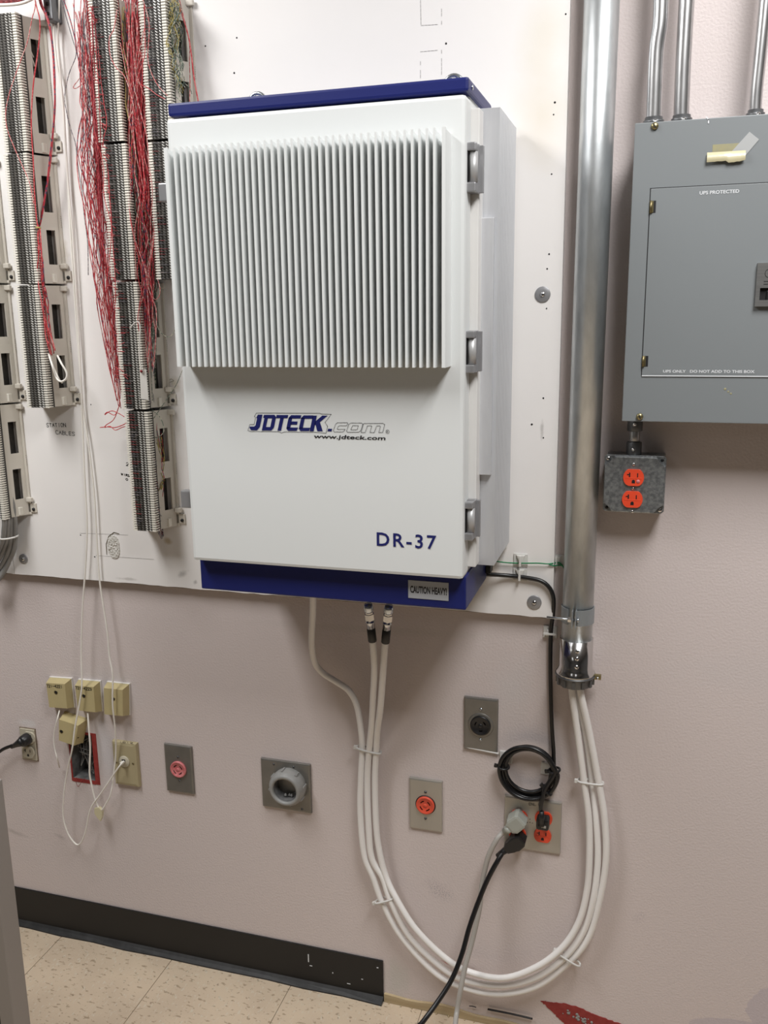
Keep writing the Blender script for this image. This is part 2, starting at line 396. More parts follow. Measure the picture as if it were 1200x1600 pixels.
for c, rad, rot, col, st, edge, rag, ns, sp in [
    (P(845, 180, .02), (.06, .10), 0, (.66, .56, .38), .35, .9, .4, 12, None),  # warm light on the upper right of the board, painted as a tint
    (P(850, 60, .02), (.05, .09), 0, (.68, .60, .42), .3, .9, .4, 12, None),  # upper part of the same painted warm light
    (P(95, 400, .02), (.020, .045), .1, (.42, .34, .19), .55, .8, .5, 50, None),
    (P(273, 600, .02), (.014, .018), .1, (.42, .35, .22), .6, .8, .5, 60, None),
    (P(262, 846, .02), (.012, .010), .1, (.46, .36, .20), .7, .7, .5, 60, None),
    (P(285, 897, .02), (.016, .008), -.5, (.30, .29, .28), .5, .8, .6, 80, None),
    (P(305, 910, .02), (.006, .006), .5, (.30, .29, .28), .6, .8, .6, 90, None),
    (P(200, 905, .02), (.03, .004), 0, (.40, .38, .35), .5, .7, .6, 80, None),
    (P(847, 672, .02), (.004, .02), 0, (.30, .28, .26), .5, .8, .6, 120, None),
    (P(760, 930, .02), (.03, .02), 0, (.50, .48, .44), .4, .9, .4, 30, None)]:
    stain_or_light(M['board'], (c.x, c.z), rad, rot, col, st, edge, rag, ns, sp)
grid_wall('wall_back', XL, XR, 0, ZC, [RB, RP], 0, 'wall')
for nm, vs in (('wall_left', [(XL, 0, 0), (XL, 0, ZC), (XL, YF, ZC), (XL, YF, 0)]), ('wall_right', [(XR, 0, 0), (XR, YF, 0), (XR, YF, ZC), (XR, 0, ZC)]),
               ('wall_front', [(XL, YF, 0), (XL, YF, ZC), (XR, YF, ZC), (XR, YF, 0)])):
    MB().add(vs, [(0, 1, 2, 3)]).build(nm, 'farwall', None, 'structure', orient=False)
MB().add([(XL, 0, ZC), (XR, 0, ZC), (XR, YF, ZC), (XL, YF, ZC)], [(0, 1, 2, 3)]).build('ceiling', 'ceiling', None, 'structure', orient=False)
fl = MB().add([(XL, 0, -.002), (XR, 0, -.002), (XR, YF, -.002), (XL, YF, -.002)], [(0, 3, 2, 1)]).build('floor', 'tilegap', None, 'structure', orient=False)

# speckled vinyl composition tiles
def tilemat():
    m = bpy.data.materials.new('speckled_vinyl_tile'); m.use_nodes = True; nt = m.node_tree; b = nt.nodes['Principled BSDF']
    b.inputs['Roughness'].default_value = .42
    g = nt.nodes.new('ShaderNodeNewGeometry'); oi = nt.nodes.new('ShaderNodeObjectInfo')
    def nz(sc, scale=(1, 1, 1), rot=0):
        mp = nt.nodes.new('ShaderNodeMapping'); mp.inputs['Scale'].default_value = scale; mp.inputs['Rotation'].default_value = (0, 0, rot)
        nt.links.new(g.outputs['Position'], mp.inputs['Vector'])
        n = nt.nodes.new('ShaderNodeTexNoise'); n.inputs['Scale'].default_value = sc; n.inputs['Detail'].default_value = 3
        nt.links.new(mp.outputs[0], n.inputs['Vector']); return n
    cur = None
    def layer(n, lo, hi, c, amt):
        nonlocal cur
        r = nt.nodes.new('ShaderNodeMapRange'); r.inputs[1].default_value = lo; r.inputs[2].default_value = hi; r.inputs[4].default_value = amt
        nt.links.new(n.outputs['Fac'], r.inputs[0])
        mx = nt.nodes.new('ShaderNodeMix'); mx.data_type = 'RGBA'
        if cur is None: mx.inputs['A'].default_value = (.58, .47, .345, 1)
        else: nt.links.new(cur, mx.inputs['A'])
        mx.inputs['B'].default_value = (*c, 1); nt.links.new(r.outputs[0], mx.inputs['Factor']); cur = mx.outputs['Result']
    layer(nz(9), .4, .65, (.50, .40, .295), .7)
    layer(nz(60, (1, 2.2, 1), .6), .60, .66, (.27, .20, .13), .75)
    layer(nz(75, (2.4, 1, 1), .3), .60, .66, (.58, .53, .43), .7)
    layer(nz(110, (1, 1, 1)), .66, .70, (.22, .16, .11), .7)
    nt.links.new(cur, b.inputs['Base Color'])
    return m
M['tile'] = tilemat()
T = .3048
tb = None
for i in range(-8, 6):
    for j in range(0, 7):
        if tb is None: tb = MB().box(.0008, T-.0008, -T+.0008, -.0008, -.002, 0, .0006).build('tile', 'tile', fl); o = tb
        else: o = tb.copy(); COL.objects.link(o)
        o.location = (i*T-.115, -j*T-.002, 0)

# vinyl base: face and toe
xe = P(600, 1563).x
bs = MB().box(XL, xe, -.004, 0, 0, .102, .0012).build('baseboard_back', 'basebd', None, 'structure')
mb = MB(); n = 40
for i in range(n+1):
    x = XL+(xe-XL)*i/n; w = .0018*math.sin(i*2.7)+.0008*math.sin(i*7.1)
    mb.v += [(x, -.004, .012), (x, -.009, .007), (x, -.017-w, .003), (x, -.0175-w, .0003), (x, -.004, .0003)]
for i in range(n):
    for k in range(5): a = i*5+k; b = i*5+(k+1) % 5; mb.f.append((a, b, b+5, a+5)); mb.sm.append(False)
mb.f += [(0, 1, 2, 3, 4), (n*5+4, n*5+3, n*5+2, n*5+1, n*5)]; mb.sm += [False]*2
mb.build('toe', 'vinylfoot', bs)
sc = MB()
for px, py, w_, h_ in ((482, 1497, .0012, .020), (590, 1512, .002, .002), (520, 1520, .001, .003), (566, 1530, .002, .0015), (545, 1537, .004, .0012), (486, 1509, .003, .0016)):
    q = P(px, py, .004); sc.box(q.x-w_, q.x+w_, -.0046, -.004, q.z-h_/2, q.z+h_/2)
sc.build('paint_fleck', 'whiteprint', bs)

# exposed wood strip and red primer where the base is missing
w0 = xe+.002
mb = MB(); n = 24
top = [(w0+(.62)*i/n, .021-.005*math.sin(i*.9)*math.sin(i*.31)-.013*(i/n)) for i in range(n+1)]
mb.prism([(w0, .0005)]+[(w0+.62, .0005)]+top[::-1], -.006, 0)
ws = mb.build('trim_1', 'wood', None, 'structure')
mb = MB()
for (a, b_, r) in (((762, 1577), (832, 1592), .0022), ((733, 1572), (744, 1574), .0011)):
    p = P(*a, .0065); q = P(*b_, .0065); mb.tube([p, (p+q)/2+Vector((0, 0, .001)), q], r, 5)
mb.build('tar_streak', 'blackp', ws)
gl = MB()
for i in range(14):
    x = w0+.012+i*.028+random.uniform(-.006, .006)
    r = random.uniform(.0012, .003); gl.lathe((x, -.0075, .0), (random.uniform(-.3, .3), 0, 1), [(0, r), (r*.6, r*.8), (r, 0)], 6)
gl.build('mastic_crumb', 'wood', ws, 'stuff')
pts = [(845, 1563), (862, 1566), (880, 1567), (905, 1574), (932, 1586), (965, 1598), (1000, 1612), (1000, 1625), (900, 1625), (886, 1604), (872, 1590), (856, 1574)]
pp = [P(a, b_, .0) for a, b_ in pts]
rp = []
for i_ in range(len(pp)):
    a, b_ = pp[i_], pp[(i_+1) % len(pp)]
    for k in range(7): q = a+(b_-a)*(k/7); rp.append((q.x+random.uniform(-.0016, .0016), q.z+random.uniform(-.0014, .0014)))
o = MB().prism(rp, -.0012, 0).build('paint_patch', 'redbox', None)
tag(o, 'dark red torn primer patch at the foot of the wall right of the cable loop', 'paint patch')
gm = MB()
for k in range(26):
    a, b_ = random.uniform(878, 930), 0; b_ = 1572+(a-878)*.42+random.uniform(3, 12); p = P(a, b_, .0015); r = random.uniform(.0012, .004)
    gm.lathe(p, (0, -1, 0), [(0, r), (.0008, r*.8), (.0011, 0)], 7)
k = gm.build('mastic_residue', 'pvc', o, 'stuff')

# ================================================================ plywood backboards
BT = .019
bx1 = P(868, 800, BT).x; bseam = P(22.5, 897, BT).x
zb = (P(865, 967, BT).z+P(100, 903, BT).z)/2
def ragged(x0, x1, z0, z1):
    mb = MB(); n = max(2, int((x1-x0)/.02)); bot = [(x0+(x1-x0)*i/n, z0+(random.uniform(-.0006, .0012) if 0 < i < n else 0)) for i in range(n+1)]
    mb.prism(bot+[(x1, z1), (x0, z1)], -BT, -.0002); return mb
for nm, x0, x1, lb in (('backboard', bseam+.001, bx1, 'large white painted plywood backboard behind the navy and white cabinet'),
                       ('backboard', XL+2.3, bseam-.001, 'white plywood backboard cut off by the left edge behind grey cables')):
    mb = ragged(x0, x1, zb, 2.44); mb.org = ((x0+x1)/2, 0, zb)
    o = mb.build(nm, 'board'); tag(o, lb, 'board')
    e = MB(); n = int((x1-x0)/.02)
    e.box(x0+.0005, x1-.0005, -BT+.0012, -.001, zb-.0006, zb+.001); e.build('bare_edge', 'boardedge', o)
    if x1 == bx1: board = o
# nail holes
hl = MB()
for px, py in ((858, 397), (855, 420), (854, 482), (849, 622), (831, 663), (849, 684), (867, 160), (865, 179), (862, 272), (884, 22), (697, 68), (370, 59), (321, 72), (366, 114), (230, 466), (246, 480), (142, 632), (148, 870), (126, 836)):
    q = P(px, py, BT); r = random.uniform(.0012, .0019); hl.lathe(q, (0, -1, 0), [(0, r), (.0004, r)], 9)
hl.build('nail_hole', 'dark', board, 'stuff')
# pencil rectangles
pn = MB()
def line(mb, pts, w, off): mb.strip([(P(a, b_, off).x, P(a, b_, off).z) for a, b_ in pts], w, -off-.0004)
for pts in ([(657, 0), (658, 40), (690, 38), (690, 0)], [(657, 122), (657, 81), (690, 78), (690, 118)]):
    for i in range(len(pts)-1):
        a, b_ = pts[i], pts[i+1]
        for t in range(6):
            if random.random() < .75: line(pn, [(a[0]+(b_[0]-a[0])*t/6, a[1]+(b_[1]-a[1])*t/6), (a[0]+(b_[0]-a[0])*(t+.8)/6, a[1]+(b_[1]-a[1])*(t+.8)/6)], .0006, BT)
for pts in ([(125, 833), (200, 836)], [(150, 868), (240, 874)]): line(pn, pts, .0005, BT)
pn.build('pencil_mark', 'greycable', board, 'stuff')
hw = MB(); hand(hw, 'STATION', (73, 667), (104, 667), .0075, BT, .0011); hand(hw, 'CABLES', (87, 678), (118, 681), .0075, BT, .0011)
hw.build('handwriting', 'blackink', board)
hw = MB(); hand(hw, '2', (197, 727), (202, 728), .006, BT, .0012); hand(hw, 'WIRE', (189, 742), (204, 745), .004, BT, .0012); hand(hw, '0', (196, 750), (201, 751), .004, BT, .0012)
hw.build('handwriting', 'blackink', board)
hw = MB(); line(hw, [(263, 594), (268, 592), (272, 595), (264, 598), (256, 604), (262, 611), (270, 606)], .0007, BT)
hw.build('scribble', 'bronze', board)
# plastered oval cut-out
c = P(178, 854, BT); mb = MB(); n = 28; ring = []
for i in range(n):
    a = 2*math.pi*i/n; s_ = 1+random.uniform(-.05, .05); ring.append((c.x+.0145*s_*math.copysign(abs(math.cos(a))**.8, math.cos(a)), c.z+.0255*s_*math.copysign(abs(math.sin(a))**.8, math.sin(a))))
mb.prism(ring, -BT-.0018, -BT, .001)
for k in range(40):
    a = random.uniform(0, 6.28); q = math.sqrt(random.random())*.8; r = random.uniform(.0012, .003)
    mb.lathe((c.x+.0145*q*math.cos(a), -BT-.0015, c.z+.0255*q*math.sin(a)), (0, -1, 0), [(0, r), (.0012, r*.6), (.0016, 0)], 6)
mb.build('plaster_patch', 'plaster', board)
mb = MB(); line(mb, [(167, 866), (166, 850), (170, 838), (178, 832), (186, 834)], .0016, BT+.0003); mb.build('cut_edge', 'bronze', board)

# washers
def washer(px, py, label, off=BT, r=.0135):
    c = P(px, py, off); t = thing('fender_washer', label, 'washer', c, 'washers with screws on the backboard')
    MB().lathe(c, (0, -1, 0), [(0, r), (.0016, r), (.002, r-.0006), (.002, .004)], 32).build('disc', 'hinge', t)
    MB().lathe(c+Vector((0, -.002, 0)), (0, -1, 0), [(0, .0046), (.0012, .0044), (.0026, .003), (.003, 0)], 16).build('screw_head', 'chrome', t)
    k = MB(); cc = c+Vector((0, -.0049, 0))
    k.box(cc.x-.0022, cc.x+.0022, cc.y-.0002, cc.y, cc.z-.0005, cc.z+.0005); k.box(cc.x-.0005, cc.x+.0005, cc.y-.0002, cc.y, cc.z-.0022, cc.z+.0022)
    k.build('drive_slot', 'dark', t)
washer(848, 460, 'grey washer with bright screw right of the cabinet at mid height')
washer(835, 941, 'grey washer with screw at the lower right corner of the backboard')
washer(37, 873, 'dark washer with screw at the lower left of the backboard', r=.011)

# ================================================================ cabinet
DF = .275
xl, xr, zt, zl = -.7605, -.2785, 1.7945, 1.0712
cab = thing('equipment_cabinet', 'white wall cabinet with finned door, navy top and base, hung on the backboard', 'cabinet', ((xl+xr)/2, -.13, 1.01))
MB().box(xl+.012, xr-.004+.0, -.228, -.045, 1.058, 1.806, .003).build('body', 'cab', cab)
MB().box(xr-.02, xr+.0115, -.228, -.196, 1.080, 1.7845, .0015).build('gasket_flange', 'cabside', cab)
for zz in (1.15, 1.70): MB().box(xl+.08, xr-.08, -.046, -BT, zz, zz+.05, .002).build('mounting_rail', 'alum', cab)
door = MB().box(xl, xr, -DF, -.229, zl, zt, .006).build('door', 'cab', cab)
MB().box(xl-.003, xr+.0012, -.262, -.07, 1.8008, 1.8205, .004).build('hood', 'blue', cab)
q = MB().box(xl-.001, xr+.0002, -.25, -.06, 1.0115, 1.069, .003).build('base', 'blue', cab)
c = Vector((xr+.0013, -.235, 1.811)); MB().lathe(c, (1, 0, 0), [(0, .004), (.0015, .0035), (.002, 0)], 12).build('hood_screw', 'zinc', cab)
# fins of the door heat sink
F0, F1, ZF0, ZF1 = -.7266, -.3150, 1.4098, 1.7448
def finmesh(w, f=.316, name='fin'):
    mb = MB(); x0, x1 = -w/2, w/2; y0 = -f; y1 = -DF+.0002
    prof = [(y0, ZF0), (y0, ZF1-.0005), (y0+.010, ZF1-.0035), (y1, ZF1-.004), (y1, ZF0)]
    n = len(prof); mb.v = [(x0, a, b_) for a, b_ in prof]+[(x1, a, b_) for a, b_ in prof]
    mb.f = [tuple(range(n)), tuple(range(2*n-1, n-1, -1))]+[(i, (i+1) % n, (i+1) % n+n, i+n) for i in range(n)]; mb.sm = [False]*len(mb.f)
    return mb
hs = MB().box(-.7435, -.2992, -DF-.004, -DF+.0005, ZF0+.0005, ZF1-.012, .001).build('fin_base', 'cab', door)
fin = None
for i in range(39):
    x = F0+(F1-F0)*i/38
    if fin is None:
        fin = finmesh(.0031).build('fin', 'cab', door); base_fin = Vector(fin.location); o = fin
    else: o = fin.copy(); COL.objects.link(o)
    o.location = (x, 0, 0)
for x, w in ((-.7415, .0056), (-.3012, .0052)):
    o = finmesh(w).build('end_fin', 'cab', door); o.location = (x, 0, 0)
# the side heat sink: plates stacked from the front to the wall side
xs0, xs1 = xr+.004, -.2425
side = MB().box(xs0-.008, xs0+.008, -.192, -.032, 1.0755, 1.7895).build('side_heat_sink', 'alum', cab)
pl0 = None
for i in range(20):
    y = -.190+i*.0083
    if pl0 is None: pl0 = MB().box(xs0, xs1, -.0021, .0021, 1.0745, 1.7905, .0004).build('side_fin', 'alum', side); o = pl0; pl0.location = (0, 0, 0); o = pl0
    else: o = pl0.copy(); COL.objects.link(o)
    o.location = (0, y+.13-.13, 0)
a = P(749.5, 340, .203); b_ = P(767, 742, .203)
MB().box(P(745, 600, .203).x, P(768.5, 600, .203).x, -.203, -.193, P(750, 742, .203).z, P(758, 340, .203).z, .001).build('cover_strip', 'alum', cab)
# hinges on the right
for y0_, y1_ in ((222, 300), (517, 583), (785, 845)):
    zt_ = P(735, y0_, .26).z; zb_ = P(735, y1_, .26).z; X = xr
    h = MB().box(X-.002, X+.0135, -.246, -.229, zb_, zt_, .001).build('hinge', 'hinge', cab)
    hh = (zt_-zb_)
    MB().box(X+.0, X+.0195, -.236, -.2285, zb_+.001, zt_-.001, .001).build('leaf', 'hinge', h)
    for za, zc in ((zb_, zb_+hh*.2), (zt_-hh*.17, zt_)):
        MB().box(X-.004, X+.013, -.262, -.24, za, zc, .002).build('knuckle', 'hinge', h)
    MB().cyl((X+.0075, -.252, zb_+hh*.2+.0005), (X+.0075, -.252, zt_-hh*.17-.0005), .0066, 18).build('barrel', 'hingebarrel', h)
    MB().box(X-.004, X-.0015, -.262, -.245, zb_+hh*.2, zt_-hh*.17, .0005).build('cheek', 'hinge', h)
    MB().box(X-.001, X+.0012, -.2605, -.246, zb_+hh*.2, zt_-hh*.17).build('gap', 'dark', h)
# latches on the left edge
for pa, pb in (((287, 762), (297, 789)), ((253, 290), (262, 318))):
    z1_ = P(pa[0], pa[1], .24).z; z0_ = P(pb[0], pb[1], .24).z
    MB().box(P(pa[0], pa[1], .25).x+.002, xl+.004, -.266, -.250, z0_, z1_, .002).build('latch', 'hinge', cab, label='small grey latch on the left edge of the door')
# eyebolts on the hood
for px, py in ((709, 118), (402, 146)):
    c = P(px, py+3, .17); e = MB(); c.z = 1.8205
    R_ = .014; ring = [(c.x+R_*math.cos(t*math.pi/12), c.y, c.z+.0115+R_*math.sin(t*math.pi/12)) for t in range(25)]
    e.tube(ring, .0032, 8, raw=True); e.cyl((c.x, c.y, 1.819), (c.x, c.y, 1.8215), .010, 18)
    e.build('eyebolt', 'zinc', cab)
MB().prism([(P(490, 137, .05).x, 1.800), (P(490, 137, .05).x, 1.826), (P(508, 128, .05).x, 1.838), (P(534, 134, .05).x, 1.826), (P(534, 134, .05).x, 1.80)], -.06, -.04).build('hanger_tab', 'alum', cab)
# underside: connector plate, round foot, blue strap loop
p = P(590, 950, .15); zc = 1.0115
MB().box(P(566, 945, .16).x, P(614, 945, .16).x, -.20, -.12, zc-.007, zc, .002).build('connector_plate', 'blackp', cab)
c = P(723, 950, .15); MB().lathe((c.x, -.150, zc+.001), (0, .35, -1), [(0, .0125), (.016, .0135), (.020, .012), (.0205, .0)], 24).build('rubber_foot', 'rubber', cab)
c = P(766, 888, .06); MB().box(c.x-.006, c.x+.003, -.075, -.05, c.z-.006, c.z+.008, .001).build('cable_gland', 'rubber', cab)
p = P(558, 940, .14); mb = MB(); mb.tube([Vector((p.x-.003, p.y, zc+.001)), Vector((p.x-.003, p.y, zc-.014)), Vector((p.x-.001, p.y, zc-.019)), Vector((p.x+.0015, p.y, zc-.014)), Vector((p.x+.002, p.y, zc+.001))], .001, 6)
mb.build('strap_loop', 'navyink', cab)
# lettering ---------------------------------------------------------------
LY = DF+.0006
def lp(u, v): q = P(380+u/5, 630+v/5, DF); return (q.x, q.z)
def glyph(u0, w, ht, v0, sh, strokes, t, mb, y=LY):
    for st in strokes:
        pts = [lp(u0+w*a+sh*b_, v0-ht*b_+(u0-50)*.016) for a, b_ in st]
        mb.strip(pts, t, -y)
def poly(mb, pts, y=LY):
    mb.add([(lp(u, v)[0], -y, lp(u, v)[1]) for u, v in pts], [tuple(range(len(pts)))])
HT = {  # heavy italic capitals: outlines in unit boxes
 'J': [[(.45, 1), (.86, 1), (.86, .2), (.66, 0), (.14, 0), (-.06, .18), (-.06, .24), (.34, .24), (.45, .32), (.45, .78), (.36, .78)]],
 'D': [[(0, 0), (0, 1), (.30, 1), (.30, 0)], [(.29, 1), (.80, 1), (.98, .84), (.98, .78), (.29, .78)], [(.66, .79), (.98, .79), (.98, .21), (.66, .21)], [(.29, 0), (.29, .22), (.98, .22), (.98, .16), (.80, 0)], [(-.1, .80), (-.1, 1), (.02, 1), (.02, .80)]],
 'T': [[(-.02, .80), (-.02, 1), (1.08, 1), (1.08, .80)], [(.38, 0), (.38, .82), (.72, .82), (.72, 0)]],
 'E': [[(.02, .84), (.20, 1), (1.05, 1), (1.05, .79), (.02, .79)], [(.02, .16), (.02, .84), (.34, .84), (.34, .16)], [(.30, .40), (.30, .60), (.86, .60), (.86, .40)], [(.02, .21), (.02, .16), (.20, 0), (.94, 0), (1.0, .21)]],
 'C': [[(.02, .84), (.20, 1), (1.02, 1), (1.02, .79), (.02, .79)], [(.02, .16), (.02, .84), (.34, .84), (.34, .16)], [(.02, .21), (.02, .16), (.20, 0), (.92, 0), (.98, .21)]],
 'K': [[(0, 0), (0, 1), (.30, 1), (.30, 0)], [(.26, .42), (.26, .62), (.70, 1), (1.10, 1), (.62, .58), (.98, 0), (.58, 0), (.36, .40)]]}
mb = MB(); bk = MB()
for ch, u0, w in (('J', 50, 88), ('D', 146, 92), ('T', 238, 82), ('E', 332, 92), ('C', 430, 92), ('K', 520, 104)):
    for pg in HT[ch]:
        poly(mb, [(u0+w*a+26*b_, 211+(u0-50)*.016-122*b_) for a, b_ in pg])
poly(mb, [(659, 219), (664, 199), (697, 200), (691, 220)])
lo = mb.build('logo_lettering', 'navyink', door)
ou = MB()
def outline(pts, w=.0006): ou.strip([lp(*p) for p in pts], w, -LY, closed=True)
OUT = [(38, 213), (52, 166), (86, 166), (98, 110), (88, 104), (104, 76), (600, 78), (612, 84), (688, 86), (640, 150), (660, 180), (648, 234), (560, 226), (320, 224), (300, 232), (280, 222), (108, 220), (60, 220)]
outline(OUT)
shp = MB(); poly(shp, [(118, 84), (684, 92), (636, 150), (650, 226), (52, 212), (60, 175), (98, 172)], LY-.0004)
for u0, w, kind in ((702, 98, 'c'), (806, 112, 'o'), (922, 172, 'm')):
    def lg(a, b_): return (u0+w*a+20*b_, 224+(u0-700)*.02-72*b_)
    if kind == 'c':
        outline([lg(*q) for q in [(.15, 1), (.95, 1), (1, .9), (.96, .68), (.38, .68), (.30, .60), (.26, .34), (.32, .28), (.92, .28), (.86, .08), (.74, 0), (.12, 0), (0, .14), (.04, .86)]])
    elif kind == 'o':
        outline([lg(*q) for q in [(.15, 1), (.88, 1), (1, .88), (.98, .14), (.84, 0), (.10, 0), (0, .12), (.02, .86)]])
        outline([lg(*q) for q in [(.32, .72), (.70, .72), (.72, .34), (.66, .26), (.28, .26), (.26, .34)]])
    else:
        outline([lg(*q) for q in [(.0, 0), (.0, .98), (.86, 1), (.97, .88), (.98, 0), (.80, 0), (.80, .66), (.76, .72), (.62, .72), (.60, 0), (.40, 0), (.40, .72), (.20, .72), (.18, 0)]])
def lettering(mb2, name, m): return mb2.build(name, m, door)
lettering(ou, 'logo_outline', 'blackink')
t0 = P(380+550/5, 630+272/5, DF); t1 = P(380+1110/5, 630+285/5, DF)
lettering(text_mb('www.jdteck.com', t0.x, t0.z, -LY, .0062, width=(t1-t0).length, shear=.22, bold=.020), 'web_address', 'blackink')
p = P(380+1128/5, 630+222/5, DF); mb = MB(); mb.strip([(p.x+.0028*math.cos(t*.524), p.z+.0028*math.sin(t*.524)) for t in range(12)], .0005, -LY, True)
text_mb('R', p.x-.0013, p.z-.0014, -LY, .0028, mb=mb); lettering(mb, 'registered_mark', 'blackink')
t0 = P(589, 852, DF); t1 = P(682, 856, DF)
lettering(text_mb('DR-37', t0.x, t0.z, -LY, .0222, width=(t1-t0).length, bold=.016, space=1.22), 'model_lettering', 'navyink')
s0 = P(638, 934, .2505); s1 = P(701, 910, .2505)
st = MB().box(s0.x, s1.x, -.2512, -.25, P(670, 936.5, .2505).z, P(670, 908.5, .2505).z, .0003).build('caution_sticker', 'sticker', cab)
t0 = P(641, 926, .2515); t1 = P(698, 931, .2515)
text_mb('CAUTION HEAVY!', t0.x, t0.z+.0005, -.2514, .0115, width=(t1-t0).length, bold=.034).build('sticker_text', 'blackink', st)

# ================================================================ conduits
def along(px0, py0, px1, py1, off, z0=None, z1=None):
    a = P(px0, py0, off); b_ = P(px1, py1, off); d = (b_-a)
    f = lambda z: a+d*((z-a.z)/d.z)
    return (f(z0) if z0 is not None else a), (f(z1) if z1 is not None else b_)
R2 = .0279; OC = .036
ca = P(940.5, 0, OC); cb = P(901, 1000, OC)
def cx(z): return ca+(cb-ca)*((z-ca.z)/(cb.z-ca.z))
ctop = cx(2.55); zbot = P(900, 1078, OC).z
t = thing('large_conduit', 'large vertical galvanized conduit between the backboard and the grey panel', 'conduit', cx(zbot))
zc1 = P(900, 1002, OC+.02).z; zr = P(900, 1058, OC+.02).z
mb = MB().cyl(cx(zc1-.02), ctop, R2, 40); mb.build('pipe', 'galv', t)
d = (ca-cb).normalized()
L = (cx(zc1)-cx(zr)).length
MB().lathe(cx(zr), d, [(-.006, R2+.003), (0, R2+.0075), (.004, R2+.0075), (.009, R2+.004), (.016, R2+.0022), (L, R2+.0022), (L, R2)], 40).build('coupling', 'chrome', t)
mb = MB(); mb.lathe(cx(zr), d, [(-.021, R2-.003), (-.021, R2+.0025), (-.019, R2+.004), (-.005, R2+.006), (-.003, R2+.009), (-.0005, R2+.009), (0, R2-.003)], 40, caps=False)
o0 = cx(zr-.012)
for k in range(12):
    a = k*math.pi/6; rr = Vector((math.cos(a), math.sin(a), 0)); mb.obox(o0+rr*(R2+.0052), rr, rr.cross(Vector((0, 0, 1))), Vector((0, 0, 1)), .0022, .003, .007)
mb.build('bushing', 'castzinc', t)
MB().lathe(cx(zr), d, [(-.015, R2-.003), (-.0145, 0.0)], 30).build('bushing_throat', 'dark', t)
q = cx(zr-.004); mb = MB().box(q.x+R2+.006, q.x+R2+.019, q.y-.004, q.y+.004, q.z-.004, q.z+.005, .0008)
mb.build('ground_lug', 'brass', t); MB().cyl((q.x+R2+.013, q.y-.004, q.z), (q.x+R2+.013, q.y-.007, q.z), .0026, 10).build('lug_screw', 'chrome', t)
for dz in (.016, .030, .046):
    q = cx(zc1-dz); screw(t, (q.x+.004, q.y-R2-.0018, q.z), .0042, m='chrome')
# strap clamp
zs1 = P(900, 946, OC).z; zs0 = P(900, 970, OC).z; q = cx((zs0+zs1)/2)
t = thing('pipe_strap', 'zinc strap with long bolt clamped round the large conduit', 'strap', q)
mb = MB(); n = 44; a0, a1 = math.radians(-98+6), math.radians(262-22)
for i in range(n+1):
    a = a0+(a1-a0)*i/n
    for r in (R2+.0004, R2+.002):
        for z in (zs0, zs1): mb.v.append((q.x+r*math.cos(a)-.004*0, q.y+r*math.sin(a), z))
for i in range(n):
    k = i*4
    for a, b_ in ((0, 1), (1, 3), (3, 2), (2, 0)): mb.f.append((k+a, k+b_, k+4+b_, k+4+a)); mb.sm.append(False)
mb.f += [(0, 1, 3, 2), (n*4, n*4+2, n*4+3, n*4+1)]; mb.sm += [False]*2
mb.build('band', 'strapzinc', t)
for s_, x in ((-1, q.x-.0065), (1, q.x-.0005)):
    MB().prism([(x-.0009, zs0-.001), (x+.0009, zs0-.001), (x+.0009, zs1+.001), (x-.0009, zs1+.001)], q.y-R2-.013, q.y-R2+.002).build('ear', 'strapzinc', t)
zb_ = (zs0+zs1)/2-.001; yb = q.y-R2-.008
MB().cyl((q.x-.052, yb, zb_+.001), (q.x+.002, yb, zb_), .0023, 10).build('bolt', 'zinc', t)
MB().lathe((q.x-.0145, yb, zb_), (1, 0, 0), [(0, .0048), (.0005, .0052), (.006, .0052), (.0065, .0048)], 6, smooth=False).build('nut', 'chrome', t)
MB().lathe((q.x+.002, yb, zb_), (1, 0, 0), [(0, .0046), (.003, .004), (.004, 0)], 14).build('bolt_head', 'zinc', t)

# panel ------------------------------------------------------------------
PD = .1
px0 = P(982, 425, PD).x; pz0 = P(985, 658.3, PD).z; pz1 = P(1000, 192, PD).z; px1 = px0+.43
pan = thing('breaker_panel', 'grey electrical panel with hinged door labelled UPS PROTECTED', 'panel', ((px0+px1)/2, 0, pz0))
MB().box(px0+.006, px1-.006, -PD+.004, 0, pz0+.006, pz1-.006).build('back_box', 'panel', pan)
dx0 = P(1010, 440, PD).x; dz1 = P(1030, 294.5, PD).z; dz0 = P(1030, 587, PD).z; dx1 = px1-.035
def frame(mb, X0, X1, Z0, Z1, x0, x1, z0, z1, y0, y1):
    mb.box(X0, x0, y0, y1, Z0, Z1); mb.box(x1, X1, y0, y1, Z0, Z1); mb.box(x0, x1, y0, y1, Z0, z0); mb.box(x0, x1, y0, y1, z1, Z1)
mb = MB(); mb.box(px0, px1, -PD, -PD+.004, pz0, pz1, .0012)
cov = mb.build('cover', 'panel', pan)
g = MB(); frame(g, dx0-.0013, dx1+.001, dz0-.0008, dz1+.0013, dx0, dx1, dz0, dz1, -PD-.0003, -PD)
g.build('door_gap', 'dark', cov)
dr = MB().box(dx0, dx1, -PD-.0014, -PD, dz0, dz1, .0006).build('door', 'panel', pan)
mb = MB().box(dx0, dx1, -PD-.0017, -PD-.0013, dz0-.0010, dz0+.0006); mb.build('door_lip', 'whiteprint', dr)
for (a, b_) in (((1014, 314), (1025, 333)), ((1002, 556), (1013, 573))):
    q0 = P(*a, PD); q1 = P(*b_, PD)
    h = MB().cyl((q0.x+.0035, -PD-.0022, q1.z), (q0.x+.0035, -PD-.0022, q0.z), .0022, 12).build('hinge', 'bronze', pan)
    MB().box(q0.x+.006, q1.x-.0008, -PD-.0019, -PD-.0012, q1.z+.0005, q0.z, .0003).build('hinge_slot', 'dark', h)
    MB().box(q0.x+.0045, q0.x+.0072, -PD-.0024, -PD-.001, q1.z+.001, q0.z-.001, .0003).build('hinge_tab', 'brass', h)
